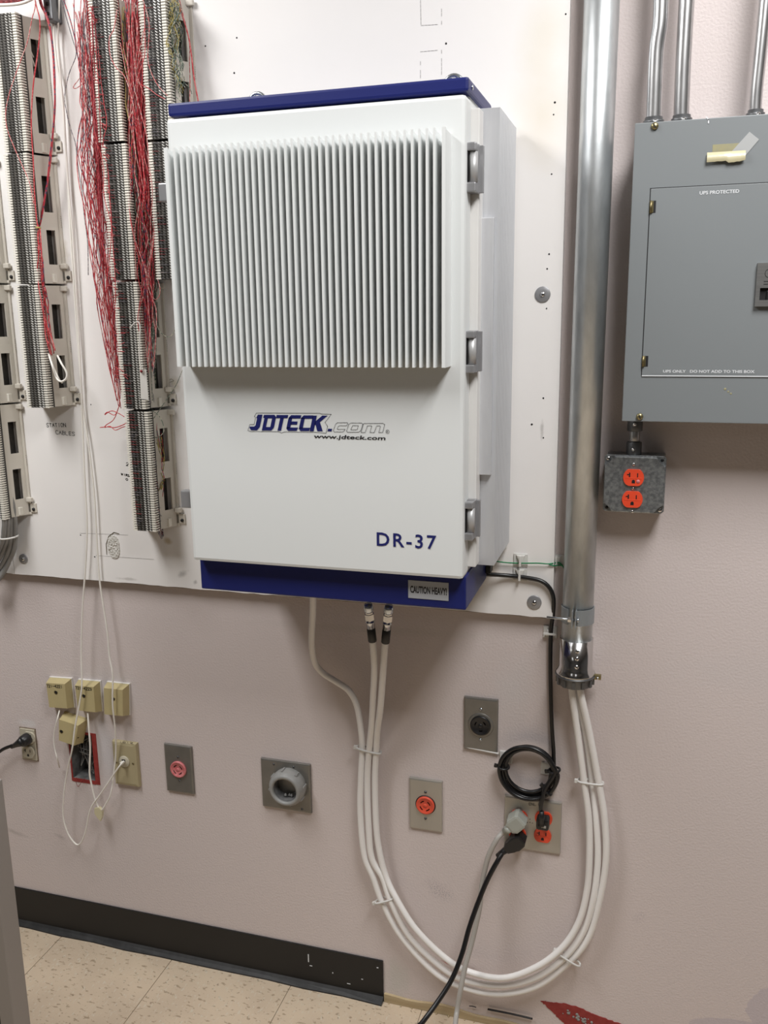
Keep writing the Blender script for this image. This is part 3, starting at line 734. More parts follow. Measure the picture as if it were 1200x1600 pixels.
for px, py in ((1023, 197), (999.5, 651)):
    screw(pan, P(px, py, PD+.001), .0057, 'cover_screw', 'brass')
# latch
a = P(1183, 411, PD+.008); b_ = P(1180, 479, PD+.008); lx0 = (a.x+b_.x)/2; lx1 = lx0+.048; lz0, lz1 = b_.z, a.z
lt = MB(); wz0 = P(1190, 469, PD+.008).z; wz1 = P(1190, 450, PD+.008).z
frame(lt, lx0, lx1, lz0, lz1, lx0+.006, lx1-.006, wz0, wz1, -PD-.0085, -PD-.001)
lh = lt.build('latch', 'latch', pan)
MB().box(lx0+.0055, lx1-.0055, -PD-.003, -PD-.0012, wz0-.001, wz1+.001).build('latch_recess', 'dark', lh)
MB().box(lx0+.016, lx1-.016, -PD-.007, -PD-.003, wz0-.0005, wz1-.004, .001).build('latch_slide', 'blackp', lh)
mb = MB(); c = P(1201, 427, PD+.009); mb.strip([(c.x+.005*math.cos(t_*.4), c.z+.006*math.sin(t_*.4)) for t_ in range(16)], .0007, -PD-.0088, True)
for dz in (.012, .016): mb.box(c.x-.006, c.x+.008, -PD-.0088, -PD-.0085, c.z-dz-.0005, c.z-dz+.0005)
mb.build('latch_marks', 'dark', lh)
# labels & tape
def lab(txt, pa, pb, h): 
    a = P(*pa, PD+.002); b_ = P(*pb, PD+.002)
    return text_mb(txt, a.x, a.z, -PD-.0018, h, width=(b_-a).length, bold=.022)
lab('UPS PROTECTED', (1093, 304), (1155, 300.5), .0048).build('door_label', 'whiteprint', dr)
lab('UPS ONLY   DO NOT ADD TO THIS BOX', (1036, 582), (1179, 582), .0042).build('door_label', 'whiteprint', dr)
a = P(1018, 585, PD+.0015); b_ = P(1182, 575.5, PD+.0015)
MB().box(a.x, b_.x, -PD-.0016, -PD-.0013, a.z+.001, b_.z+.001).build('label_strip', 'panel', dr)
a = P(1113, 237, PD); b_ = P(1162, 223, PD); MB().box(a.x, b_.x, -PD-.0004, -PD, a.z-.004, b_.z).build('adhesive_patch', 'glue', pan)
mb = MB(); n = 14
p0 = P(1104, 252, PD); p1 = P(1164, 251, PD)
for i in range(n+1):
    u = i/n; x = p0.x+(p1.x-p0.x)*u; zlo = p0.z-.0005+(-.0025*math.sin(u*3.0) if u > .55 else 0)+random.uniform(-.0004, .0004)
    for k in range(6):
        v = k/5; mb.v.append((x, -PD-.001-.006*math.sin(v*2.0+.3), zlo+.0165*(1-v) if False else p0.z+.012-.0135*v+(zlo-p0.z)*v))
for i in range(n):
    for k in range(5): a = i*6+k; mb.f.append((a, a+6, a+7, a+1)); mb.sm.append(True)
mb.build('curled_tape', 'tapeyellow', pan, orient=False)
q = [P(*s_, PD) for s_ in ((1143, 237), (1171, 206), (1186, 218), (1164, 244))]
MB().prism([(v.x, v.z) for v in q], -PD-.0009, -PD-.0002).build('clear_tape', 'tapeclear', pan)
mb = MB(); line(mb, [(1104, 183), (1107, 187), (1107, 192)], .0018, PD+.0003); mb.build('paint_chip', 'whiteprint', pan)
mb = MB()
for px, py, r in ((1133, 608, .0022), (1138, 612, .0016), (1142, 615, .0018)): mb.lathe(P(px, py, PD), (0, -1, 0), [(0, r), (.0002, r*.8)], 9)
mb.build('glue_spot', 'glue', pan)
# small conduits into the panel top
def emt(pts, label, r=.0117, conn=True):
    base = pts[0]
    t = thing('small_conduit', label, 'conduit', base, 'small conduits running up from the grey panel')
    MB().tube(pts, r, 24, 8).build('pipe', 'emt', t)
    MB().lathe(base-Vector((0, 0, .006)), (0, 0, 1), [(0, r+.003), (.008, r+.003), (.0085, r+.0042), (.014, r+.0042), (.0145, r+.002), (.019, r+.0018)], 24).build('connector', 'castzinc', t)
    c_ = base+Vector((.003, -r-.003, .004)); MB().lathe(c_, (0, -1, 0), [(0, .0036), (.003, .0034), (.004, 0)], 12).build('set_screw', 'chrome', t)
O6 = .06; zpt = pz1+.001
b1 = P(1021.5, 186, O6)
emt([Vector((b1.x, -O6, zpt)), P(1022.5, 150, O6), P(1025.5, 80, O6), P(1031, 40, O6), P(1033, 0, O6), P(1035, -40, O6), P(1037, -80, O6), Vector((P(1040, 0, O6).x, -O6, 2.5))], 'leftmost small conduit with a slight bend above the grey panel')
b1 = P(1065, 186, O6)
emt([Vector((b1.x, -O6, zpt)), P(1065.5, 150, O6), P(1073, 0, O6), Vector((P(1074, 0, O6).x+.003, -O6, 2.5))], 'straight small conduit second from the left above the grey panel')
b1 = P(1180.5, 176, O6)
emt([Vector((b1.x, -O6, zpt)), P(1182, 140, O6), P(1196, 0, O6), Vector((P(1197, 0, O6).x+.012, -O6, 2.5))], 'paint-marked small conduit at the right edge above the grey panel', r=.0095)

# ================================================================ square box with two receptacles
def recept(parent, c, r=.0172, m='orange', y=None, dot=False):
    """half of a duplex receptacle, slots included; c on the face plane"""
    mb = MB(); pts = []
    for i in range(40):
        a = 2*math.pi*i/40; z = max(-.0143, min(.0143, r*math.sin(a))); pts.append((c.x+r*math.cos(a), c.z+z))
    mb.prism(pts, c.y-.0032, c.y+.001, .0008); f = mb.build('socket_face', m, parent)
    s_ = MB(); Y = c.y-.0034
    s_.box(c.x-.0078, c.x-.0056, Y, c.y, c.z+.0008, c.z+.0088); s_.box(c.x-.011, c.x-.0078, Y, c.y, c.z+.0042, c.z+.006)
    s_.box(c.x+.0056, c.x+.0074, Y, c.y, c.z+.0008, c.z+.0080)
    pt = [(c.x-.0027, c.z-.0098), (c.x+.0027, c.z-.0098), (c.x+.0027, c.z-.0062)]+[(c.x+.0027*math.cos(a*.52), c.z-.0062+.0027*math.sin(a*.52)) for a in range(1, 6)]+[(c.x-.0027, c.z-.0062)]
    s_.prism(pt, Y, c.y); s_.build('slots', 'dark', f)
    rd = MB().box(c.x-.0135, c.x+.0135, c.y-.0036, c.y-.003, c.z-.0016, c.z-.0002, .0002); rd.build('ridge', m, f)
    if dot: MB().lathe((c.x+.0078, c.y-.003, c.z-.0062), (0, -1, 0), [(0, .0033), (.0008, .003), (.001, 0)], 14).build('indicator_dot', 'pink', f)
    return f
OB = .055
a = P(944, 716, OB); b_ = P(1037, 803, OB); bx0, bx1_, bz1, bz0 = a.x+.0005, b_.x, P(990, 712.5, OB).z, P(990, 802, OB).z
t = thing('junction_box', 'square galvanized box with two orange sockets under the grey panel', 'socket', ((bx0+bx1_)/2, 0, bz0))
MB().box(bx0+.003, bx1_-.001, -OB+.013, 0, bz0+.002, bz1-.001, .003).build('box', 'galvbox', t)
cr = .0155
def notch(x0, x1, z0, z1, c):
    pts = []
    for (X, Z, sx, sz) in ((x0, z0, 1, 1), (x1, z0, -1, 1), (x1, z1, -1, -1), (x0, z1, 1, -1)):
        arc = [(X+sx*c*math.cos(k*math.pi/10), Z+sz*c*math.sin(k*math.pi/10)) for k in range(6)]
        pts += arc if (sx, sz) in ((-1, 1), (1, -1)) else arc[::-1]
    return pts
MB().prism([(p_[0], p_[1]) for p_ in [(bx0+.004, bz0), (bx1_-.004, bz0), (bx1_, bz0+.004), (bx1_, bz1-.004), (bx1_-.004, bz1), (bx0+.004, bz1), (bx0, bz1-.004), (bx0, bz0+.004)]], -OB+.007, -OB+.013, .0008).build('cover', 'galvbox', t)
MB().prism(notch(bx0+.0008, bx1_-.0008, bz0+.0008, bz1-.0008, cr), -OB, -OB+.0075, .0022).build('raised_cover', 'galvbox', t)
for X, Z, hole in ((bx0+.0065, bz1-.0065, 0), (bx1_-.0065, bz0+.0065, 0)): screw(t, (X, -OB+.007, Z), .0042, m='chrome')
mb = MB()
for X, Z in ((bx1_-.007, bz1-.007), (bx0+.007, bz0+.007)): mb.lathe((X, -OB+.0072, Z), (0, -1, 0), [(0, .0028), (.0003, .0028)], 12)
mb.build('cover_hole', 'dark', t)
rc = P(990, 746, OB); recept(t, rc, dot=True); rc2 = P(988, 780, OB); recept(t, rc2)
for q in (P(990, 725.5, OB), P(989, 763.5, OB), P(988, 799, OB)): screw(t, q, .0028, m='chrome')
# nipple
nx = P(991, 690, .035); za = bz1-.002; zb2 = pz0
t = thing('conduit_nipple', 'short conduit stub joining the orange socket box to the grey panel', 'conduit', (nx.x, -.035, za))
MB().cyl((nx.x, -.035, za), (nx.x, -.035, zb2+.002), .0088, 24).build('pipe', 'emt', t)
for z0, z1 in ((za, P(990, 690, .035).z), (P(990, 673, .035).z, zb2+.001)):
    MB().lathe((nx.x, -.035, z0), (0, 0, 1), [(0, .0122), (.001, .0128), (z1-z0-.001, .0128), (z1-z0, .0118)], 24).build('connector', 'castzinc', t)
    MB().lathe((nx.x-.001, -.047, (z0+z1)/2), (0, -1, 0), [(0, .0036), (.003, .0034), (.004, 0)], 12).build('set_screw', 'chrome', t)

# ================================================================ wall plates
def plate(px_c, py_c, w, h, m, label, name='wall_plate', cat='wall plate', group=None, dx=None):
    c = P(px_c, py_c, .003); t = thing(name, label, cat, (c.x, 0, c.z), group)
    pts = [(c.x-w/2, c.z-h/2), (c.x+w/2, c.z-h/2), (c.x+w/2, c.z+h/2), (c.x-w/2, c.z+h/2)]
    MB().prism(pts, -.0062, -.0002, .0035).build('plate', m, t)
    return t, c
def arcslots(parent, c, y, r=.0105, n=4, w=.0026, a0=.3):
    mb = MB()
    for k in range(n):
        s_ = a0+k*2*math.pi/n; pts = [(c.x+r*math.cos(s_+j*.14), c.z+r*math.sin(s_+j*.14)) for j in range(6)]
        mb.strip(pts, w, y)
    return mb.build('slots', 'dark', parent)
def lockrec(t, c, m, r=.0195, n=4, rim=None):
    if rim: MB().lathe((c.x, -.006, c.z), (0, -1, 0), [(0, r+.002), (.0006, r+.002)], 32).build('rim_shadow', 'dark', t)
    f = MB().lathe((c.x, -.005, c.z), (0, -1, 0), [(0, r), (.005, r), (.0062, r-.0012), (.0062, r-.0030), (.0057, r-.0034), (.0057, 0)], 36).build('socket_face', m, t)
    MB().lathe((c.x, -.0095, c.z), (0, -1, 0), [(0, .0050), (.0016, .0046), (.0018, 0)], 20).build('hub', m, f)
    arcslots(f, c, -.0110, n=n, w=.0021)
t, c = plate(280.5, 1201, .0690, .1160, 'darkss', 'steel wall plate with a faded pink locking socket', 'locking_socket_plate', 'socket')
lockrec(t, Vector((c.x, 0, c.z+.001)), 'pink')
for dz in (.030, -.028): screw(t, (c.x, -.0062, c.z+dz), .0027, m='castzinc')
t, c = plate(665.5, 1257, .0700, .1150, 'stainless', 'steel wall plate with a bright red locking socket right of the white cables', 'locking_socket_plate', 'socket')
lockrec(t, Vector((c.x, 0, c.z+.001)), 'redrec', rim=True)
for dz in (.030, -.030): screw(t, (c.x, -.0062, c.z+dz), .0030, m='castzinc')
t, c = plate(751.5, 1132, .0680, .1130, 'darkss', 'steel wall plate with a black locking socket above the black cord coil', 'locking_socket_plate', 'socket')
lockrec(t, Vector((c.x, 0, c.z)), 'blackp', r=.0205, n=3, rim=True)
MB().lathe((c.x, -.0061, c.z), (0, -1, 0), [(0, .026), (.0008, .0255), (.0012, .022)], 36).build('domed_ring', 'darkss', t)
for dz in (.034, -.031): screw(t, (c.x, -.0062, c.z+dz), .0030, m='zinc')
mb = MB(); a = P(750, 1171, .003); mb.tube([Vector((a.x-.030, -.004, a.z+.002)), Vector((a.x, -.005, a.z)), Vector((a.x+.038, -.005, a.z-.003))], .0022, 6); mb.build('caulk_bead', 'nylon', t)
# pvc stub
t, c = plate(447.5, 1227, .1150, .1150, 'darkss', 'square steel plate with a grey threaded plastic pipe ring', 'pipe_plate', 'pipe')
hc = P(446, 1234, .03)
for dx_, dz in ((-.026, .048), (.020, .048), (.036, -.050)): screw(t, (c.x+dx_, -.0062, c.z+dz), .0026, m='castzinc')
mb = MB(); C0 = Vector((hc.x, 0, hc.z)); pr = [(.004, .0385), (.012, .0400), (.026, .0400), (.030, .0375), (.034, .0355), (.037, .0335), (.037, .0275), (.031, .0270)]
mb.lathe(C0, (0, -1, 0), pr, 40, caps=False); n_ = mb.build('pipe_ring', 'pvc', t)
MB().lathe(C0, (0, -1, 0), [(.031, .0268), (-.066, .0262)], 32, caps=False).build('pipe_bore', 'darkbox', t)
ribs = MB()
for k in range(8):
    a = k*math.pi/4+.2; rr = Vector((math.cos(a), 0, math.sin(a))); ribs.obox(C0+Vector((0, -.019, 0))+rr*.0400, rr, Vector((0, 1, 0)), rr.cross(Vector((0, 1, 0))), .0022, .008, .002)
ribs.build('ring_rib', 'pvc', n_)
MB().lathe(C0+Vector((0, .066, 0)), (0, -1, 0), [(0, .027), (.001, 0)], 24).build('pipe_bottom', 'dark', t)
mb = MB(); mb.lathe((pc.x, -.0, pc.z), (0, 1, 0), [(-.001, .036), (.08, .036)], 24, caps=False); mb.build('sleeve', 'darkbox', t)
mb = MB()
for k in range(9): a = random.uniform(-2.4, -.7); mb.lathe(C0+Vector((.022*math.cos(a), random.uniform(-.02, .03), .022*math.sin(a))), (0, 0, 1), [(-.003, .001), (0, .004), (.004, .001)], 6)
mb.build('mortar_crumb', 'pvc', t, 'stuff')
# quad orange plate
t, c = plate(832, 1288, .1130, .1130, 'stainless', 'double steel wall plate with four orange sockets, three in use', 'quad_socket_plate', 'socket')
quad = {}
for nm, px, py in (('a', 811, 1276), ('b', 809, 1303), ('c', 849.5, 1278), ('d', 848, 1305)):
    q = P(px, py, .006); quad[nm] = q; recept(t, q)
for px, py in ((828, 1281), ):
    mb = MB()
    for k, (u, v) in enumerate(((-4, 4), (0, 4), (4, 5), (0, -1))):
        q = P(px+u, py+v, .0064); mb.lathe(q, (0, -1, 0), [(0, .0014), (.0003, .0013)], 3, smooth=False)
    mb.build('ink_mark', 'blackink', t)
mb = MB(); hand(mb, 'CNL', (826, 1258), (838, 1259), .005, .0066, .0009); hand(mb, 'B', (835+6, 1258), (841+6, 1259), .005, .0066, .0009); mb.build('ink_mark', 'greycable', t)

# duplex, left
t = thing('duplex_socket', 'old ivory duplex socket without a cover, black plug in its top half', 'socket', P(46, 1164, 0))
q0 = P(34, 1187, .0); q1 = P(57, 1140, .0)
MB().box(q0.x+.004, q1.x-.002, -.0012, 0, q0.z+.003, q1.z+.002, .0005).build('wall_opening', 'boardedge', t)
MB().box(q0.x+.007, q1.x-.004, -.005, -.001, q0.z+.006, q1.z, .001).build('yoke', 'ivory', t)
d1 = P(46, 1152, .008); d2 = P(45, 1175, .008)
recept(t, d1, .0165, 'ivory'); recept(t, d2, .0165, 'ivory')
# plug and cord at the left
t = thing('black_plug', 'black plug with cord leaving the frame on the left', 'plug', d1)
ax = (P(0, 1173, .03)-P(40, 1152, .03)).normalized()
MB().lathe(d1+Vector((.0, -.004, 0)), (-.25, -1, -.1), [(0, .0135), (.006, .0145), (.018, .013), (.022, .010), (.023, 0)], 20).build('plug_body', 'blackp', t)
s0 = d1+Vector((-.004, -.020, -.001))
MB().lathe(s0-ax*.004, ax, [(0, .011), (.010, .0105), (.024, .007), (.042, .0045)], 16).build('strain_relief', 'blackp', t)
mb = MB(); e = P(0, 1174, .03); mb.tube([s0+ax*.03, (s0+e)/2+Vector((0, 0, .001)), e, e+(e-s0)*.6+Vector((0, 0, -.02)), e+(e-s0)*1.8+Vector((0, .01, -.16))], .0040, 10); mb.build('cord', 'blackcord', t)

# ---------------------------------------------------------------- phone jacks
def jack(tl, tr, bl, br, dpt, label, hole, rot=0.0, text=None, white=True, back=None):
    """tl..br: photo corners of the front face, dpt thickness"""
    a, b_, c_, d_ = P(*tl, dpt), P(*tr, dpt), P(*bl, dpt), P(*br, dpt)
    ctr = (a+b_+c_+d_)/4; t = thing('phone_jack', label, 'jack', (ctr.x, 0, ctr.z))
    e = .0045; fr = [a, b_, d_, c_]; mb = MB()
    out = lambda v, s_: Vector((ctr.x+(v.x-ctr.x)*s_, 0, ctr.z+(v.z-ctr.z)*s_))
    vs = []
    for s_, y in ((1, -dpt), (1.18, -.004), (1.18, 0)):
        for v in fr: w_ = out(v, s_); vs.append((w_.x, y, w_.z))
    fs = [(0, 1, 2, 3)]+[(k*4+i, k*4+(i+1) % 4, k*4+4+(i+1) % 4, k*4+4+i) for k in range(2) for i in range(4)]+[(11, 10, 9, 8)]
    mb.add(vs, fs); body = mb.build('cover', 'beige', t)
    bk_ = MB(); o4 = [out(v, 1.22) for v in fr]; bk_.prism([(v.x, v.z) for v in o4], -.0045, -.0002, .0006); bk_.build('back_plate', 'tag' if white else 'beige', t)
    h = P(*hole, dpt); MB().lathe(h, (0, -1, 0), [(-.001, .0048), (.0004, .0048), (.0005, .0036)], 16, caps=False).build('screw_well', 'bronze', body)
    MB().lathe(h, (0, -1, 0), [(0, .0036), (.0002, .0034)], 14).build('screw_hole', 'dark', body)
    if text:
        m2 = MB(); hand(m2, text[0], text[1], text[2], .0062, dpt, .0012); m2.build('ink_number', 'blackink', body)
    return t, body
jack((72, 1067), (101, 1069), (77, 1105), (105, 1107), .024, 'left beige phone jack of the upper three, inked 721-4221', (87.5, 1082), text=('721-4221', (73, 1073.5), (98, 1075)))
jack((117, 1071), (146, 1073.5), (122, 1110), (149, 1113), .024, 'middle beige phone jack of the upper three, inked 721-4223', (131, 1087.5), text=('721-4223', (118, 1076.5), (144, 1079)))
jack((162, 1075), (191.5, 1078), (163, 1116), (192, 1119), .024, 'right beige phone jack of the upper three, without ink number', (177, 1092))
t4, b4 = jack((92, 1124), (122, 1134), (92, 1157), (116, 1165), .030, 'beige phone jack hanging loose and tilted over the red opening', (96, 1143), white=False)
m2 = P(121, 1148, .018); MB().box(m2.x-.0012, m2.x+.0045, m2.y-.006, m2.y+.004, m2.z-.006, m2.z+.005).build('port', 'dark', b4)
# wall jack plate
t, c = plate(198.5, 1192, .0640, .1090, 'beigeplate', 'beige phone wall plate with round jack and white cord', 'phone_plate', 'jack')
MB().prism([(c.x-.032, c.z-.0545), (c.x+.032, c.z-.0545), (c.x+.032, c.z+.0545), (c.x-.032, c.z+.0545)], -.011, -.004, .0075).build('raised_face', 'beigeplate', t)
jc = P(194, 1190, .012)
MB().lathe(jc+Vector((0, .002, 0)), (0, -1, 0), [(0, .0140), (.003, .0138), (.0042, .0125), (.0042, 0)], 28).build('jack_ring', 'ivory', t)
MB().box(jc.x-.0045, jc.x+.0045, jc.y-.0026, jc.y, jc.z-.001, jc.z+.0065).build('port', 'dark', t)
MB().box(jc.x-.0038, jc.x+.0038, jc.y-.012, jc.y-.001, jc.z-.001, jc.z+.003, .0008).build('clear_plug', 'whitewire', t)
for px in (182, 208): screw(t, P(px, 1191 if px < 190 else 1193, .0112), .0026, m='bronze')
mb = MB(); hand(mb, '1012', (186, 1160), (209, 1162), .003, .0114, .0008); mb.build('ink_number', 'blackink', t)

# recessed box with the red frame
x0, x1, z0, z1 = RB
t = thing('recessed_box', 'open grey junction box in the wall with a red painted rim', 'junction box', ((x0+x1)/2, 0, z0))
q = [P(114, 1217), P(150, 1214+8), P(147, 1150), P(124, 1146)]
mb = MB(); L_ = .009
mb.box(x0-.004, x0, -.0012, 0, z0-.008, z1+.006); mb.box(x1, x1+.012, -.0012, 0, z0-.008, z1+.006); mb.box(x0, x1, -.0012, 0, z0-.009, z0); mb.box(x0, x1, -.0012, 0, z1, z1+.006)
mb.build('rim', 'redbox', t)
mb = MB(); vs = [(x0, 0, z0), (x1, 0, z0), (x1, 0, z1), (x0, 0, z1), (x0, .05, z0), (x1, .05, z0), (x1, .05, z1), (x0, .05, z1)]
mb.add(vs, [(0, 4, 5, 1), (1, 5, 6, 2), (2, 6, 7, 3), (3, 7, 4, 0), (4, 7, 6, 5)]); mb.build('box', 'darkbox', t, orient=False)
mb = MB(); 
for k in range(9):
    x = random.uniform(x0+.006, x1-.006); z = random.uniform(z0+.015, z1-.01)
    mb.tube([Vector((x, .045, z)), Vector((random.uniform(x0+.005, x1-.005), .02, z+random.uniform(-.02, .02))), Vector((random.uniform(x0+.005, x1-.005), .012, random.uniform(z0+.01, z1-.01))), Vector((random.uniform(x0+.005, x1-.005), .035, random.uniform(z0+.01, z1-.01)))], .0011, 5)
mb.build('loose_wires', 'greycable', t, 'stuff')
mb = MB(); pw = [P(120, 1214, .004), P(119, 1222, .006), P(122, 1229, .006), P(126, 1224, .006), P(133, 1216, .005)]; mb.tube(pw, .0006, 5); mb.build('thin_red_loop', 'wdark', t)

# ---------------------------------------------------------------- phone cords
def cord(pts, off, r, label, name='telephone_line', m='whitewire', cat='cord', group=None, n=8, sub=6):
    P3 = [P(p_[0], p_[1], p_[2] if len(p_) > 2 else off) for p_ in pts]
    mb = MB().tube(P3, r, n, sub); mb.org = P3[-1]; o = mb.build(name, m)
    return tag(o, label, cat, group)
cord([(93, -25), (92, 15), (90, 60), (93, 100), (101, 200), (106, 280), (113, 360), (118, 440), (125, 560), (128, 640), (132, 740), (136, 820), (134, 880), (129, 950), (127, 1020), (128, 1068, .034), (124, 1100, .036), (117, 1137, .04), (113, 1169, .04), (105, 1205), (100, 1240), (98.5, 1273), (104, 1297), (112, 1312), (121, 1320), (128, 1314), (134, 1298), (139, 1272), (145, 1257), (156, 1242), (175, 1214), (186, 1198), (194, 1189, .02)], .03, .0019,
     'long thin white cord looping below the jacks and plugged into the round wall jack')
cord([(86, -25), (84, 15), (84, 50), (89, 100), (98, 150), (104, 250), (110, 360), (117, 470), (126, 590), (130, 640), (139, 700), (147, 770), (150, 820), (155, 900), (162, 950), (168, 990), (171, 1025), (176, 1055, .032), (176, 1100, .034), (180, 1140), (181, 1175, .02), (178, 1207, .02), (173, 1240), (165, 1257), (159, 1266)], .028, .0019,
     'thin white cord hanging in front of the right upper phone jack')
cord([(137, 1113, .018), (139, 1140), (141, 1170), (140, 1207), (144, 1230), (149, 1250), (155, 1264)], .026, .0021, 'thick white cord from the middle phone jack down to the tape knot')
cord([(93, 1110, .018), (90, 1122), (86, 1138), (84, 1155), (86, 1172), (90, 1187), (93, 1199, .01)], .032, .0016, 'short loose white cord hanging from the left phone jack')
a = P(155, 1270, .026); mb = MB(); ang = .25
mb.prism([(a.x-.010, a.z+.012), (a.x+.002, a.z+.016), (a.x+.011, a.z+.008), (a.x+.008, a.z-.010), (a.x+.003, a.z-.020), (a.x-.004, a.z-.012), (a.x-.011, a.z-.002)], -.0295, -.0225, .001)
mb.org = a; o = mb.build('tape_knot', 'tapeyellow'); tag(o, 'yellowed tape wrapped round two white cords below the jacks', 'tape')

# ================================================================ heavy white cables
RC = .0064
def cable(pts, label, conn=None):
    P3 = [P(*p_) for p_ in pts]
    t = thing('white_cable', label, 'cable', P3[0], 'thick white cables looping from the cabinet into the large conduit')
    MB().tube(P3, RC, 14, 7).build('jacket', 'whitecable', t)
    if conn:
        p = P3[0]; d = (P3[1]-P3[0]).normalized(); zt_ = Vector((p.x, p.y, 0)); 
        u = -d
        MB().lathe(p-u*.012, u, [(0, .0078), (.001, .0082), (.029, .0080), (.030, .0070)], 18).build('boot', 'blackp', t)
        MB().lathe(p+u*.017, u, [(0, .0080), (.011, .0080), (.012, .0088), (.014, .0088), (.0145, .0074), (.018, .0074)], 20).build('crimp_body', 'chrome', t)
        MB().lathe(p+u*.035, u, [(0, .0092), (.012, .0092), (.0125, .0076), (.016, .0076)], 6, smooth=False).build('hex_nut', 'chrome', t)
        MB().lathe(p+u*.051, u, [(0, .0074), (.003, .0088), (.010, .0088), (.016, .0074)], 16).build('collar', 'zinc', t)
    return t
outer = [(571, 1190, .032), (563, 1225, .028), (562, 1275, .026), (569, 1340, .026), (583, 1371, .026), (597, 1409, .026), (626, 1462, .026), (673, 1514, .026), (714, 1539, .026), (776, 1553, .026), (838, 1541, .026), (888, 1504, .026), (920, 1464, .026), (938, 1402, .026), (947, 1340, .026), (945, 1280, .026), (936, 1225, .028), (922, 1150, .034), (911, 1100, .042), (905, 1070, .045), (903, 1045, .045)]
cable([(489, 925, .14), (489, 955, .12), (487, 1005, .09), (492, 1035, .07), (505, 1052, .06), (527, 1066, .05), (546, 1080, .045), (558, 1104, .04), (564, 1140, .036), (566, 1170, .030), (564, 1215, .028), (563, 1270, .026), (569, 1335, .026)]+outer[4:],
      'white cable with an S bend leaving the cabinet base on the left of the loop')
cable([(581, 993, .135), (583, 1010, .13), (585, 1045, .11), (583, 1090, .08), (581, 1130, .055), (577, 1170, .036), (574, 1220, .028), (576, 1290, .026), (581, 1340, .026), (598, 1372, .026), (610, 1407, .030), (638, 1461, .030), (682, 1505, .030), (722, 1530, .032), (783, 1540, .032), (838, 1527, .032), (884, 1494, .030), (913, 1452, .026), (928, 1400, .026), (934, 1340, .022), (931, 1280, .020), (925, 1225, .016), (915, 1150, .022), (903, 1100, .030), (899, 1070, .032), (899, 1045, .036)],
      'middle white cable hanging from the left metal connector', conn=True)
cable([(603, 995, .135), (601, 1015, .13), (598, 1060, .105), (594, 1110, .075), (590, 1140, .05), (588, 1172, .034), (586, 1220, .028), (588, 1290, .026), (593, 1330, .026), (603, 1369, .026), (620, 1405, .034), (650, 1452, .040), (696, 1497, .040), (735, 1519, .042), (787, 1528, .042), (838, 1511, .042), (878, 1481, .036), (904, 1441, .030), (917, 1392, .026), (921, 1340, .026), (920, 1280, .026), (913, 1225, .028), (903, 1150, .034), (896, 1100, .042), (893, 1070, .045), (893, 1045, .045)],
      'inner white cable hanging from the right metal connector', conn=True)
def tie(p0, p1, off, label, th=.0085, head=0):
    a = P(*p0, off); b_ = P(*p1, off); d = (b_-a).normalized(); c = (a+b_)/2; L = (b_-a).length/2+.002
    t = thing('cable_tie', label, 'cable tie', c, 'white ties round the cable loop'); pts = []
    for i in range(25):
        q = 2*math.pi*i/24; pts.append(c+d*(L*math.copysign(abs(math.cos(q))**.6, math.cos(q)))+Vector((0, 1, 0))*(th*math.copysign(abs(math.sin(q))**.6, math.sin(q))))
    MB().tube(pts, .0022, 6, raw=True).build('strap', 'nylon', t)
    k = MB(); n_ = Vector((-d.z, 0, d.x)); k.obox(a-d*.004+Vector((0, -.003, 0)), d, Vector((0, 1, 0)), n_, .0034, .0028, .0032)
    k.build('head', 'nylon', t)
tie((559, 1167), (594, 1176), .032, 'top left white tie holding the cables at socket height')
tie((588, 1409), (615, 1402), .027, 'lower left white tie on the cable loop')
tie((870, 1485), (905, 1507), .030, 'lower right white tie on the cable loop')
tie((904, 1219), (941, 1224), .026, 'upper right white tie on the cables below the large conduit')

# ================================================================ power cords
def coilpts():
    c = P(827, 1203, .012); pts = []
    rx, rz = .0535, .0535
    for i in range(96):
        a = math.radians(0)+2*math.pi*i/24*1.0
        k = i/24; rr = .0495+.0045*math.sin(k*2.3)+(.003 if int(k) % 2 else -.002)
        pts.append(Vector((c.x+rr*math.cos(-a)*1.0, -.011-.0055*(k*.9)-.002*math.sin(k*5), c.z+rr*math.sin(-a)*1.02-.003*math.sin(k*1.7))))
    return pts
cp = coilpts()
q = quad['c']
pts = [P(752, 897, .05), P(790, 899, .028), P(825, 903, .026), P(846, 908, .026), P(859, 919, .026), P(865, 936, .024), P(864, 960, .014), P(861, 985, .010), P(860, 1030, .009), P(860.5, 1080, .009), P(862, 1130, .010), P(865, 1175, .011)]+cp+[P(852, 1232, .035), P(847, 1250, .038), P(845, 1262, .036), P(846, 1272, .032)]
t = thing('black_power_cord', 'black power cord from the cabinet, coiled and plugged into the quad plate', 'cord', q)
MB().tube(pts, .0040, 10, 3).build('cord', 'blackcord', t)
mb = MB(); mb.box(q.x-.012, q.x+.013, -.034, -.0095, q.z-.012, q.z+.012, .005); pb = mb.build('plug_body', 'blackp', t)
e = P(847, 1281, .037); MB().lathe(e+Vector((-.001, 0, -.012)), (0, 0, 1), [(0, .0062), (.018, .0056), (.030, .0045)], 12).build('strain_relief', 'blackp', t)
MB().box(q.x-.001, q.x+.008, -.0347, -.0339, q.z-.005, q.z+.0).build('plug_mark', 'greycord', pb)
cc = P(827, 1203, .012)
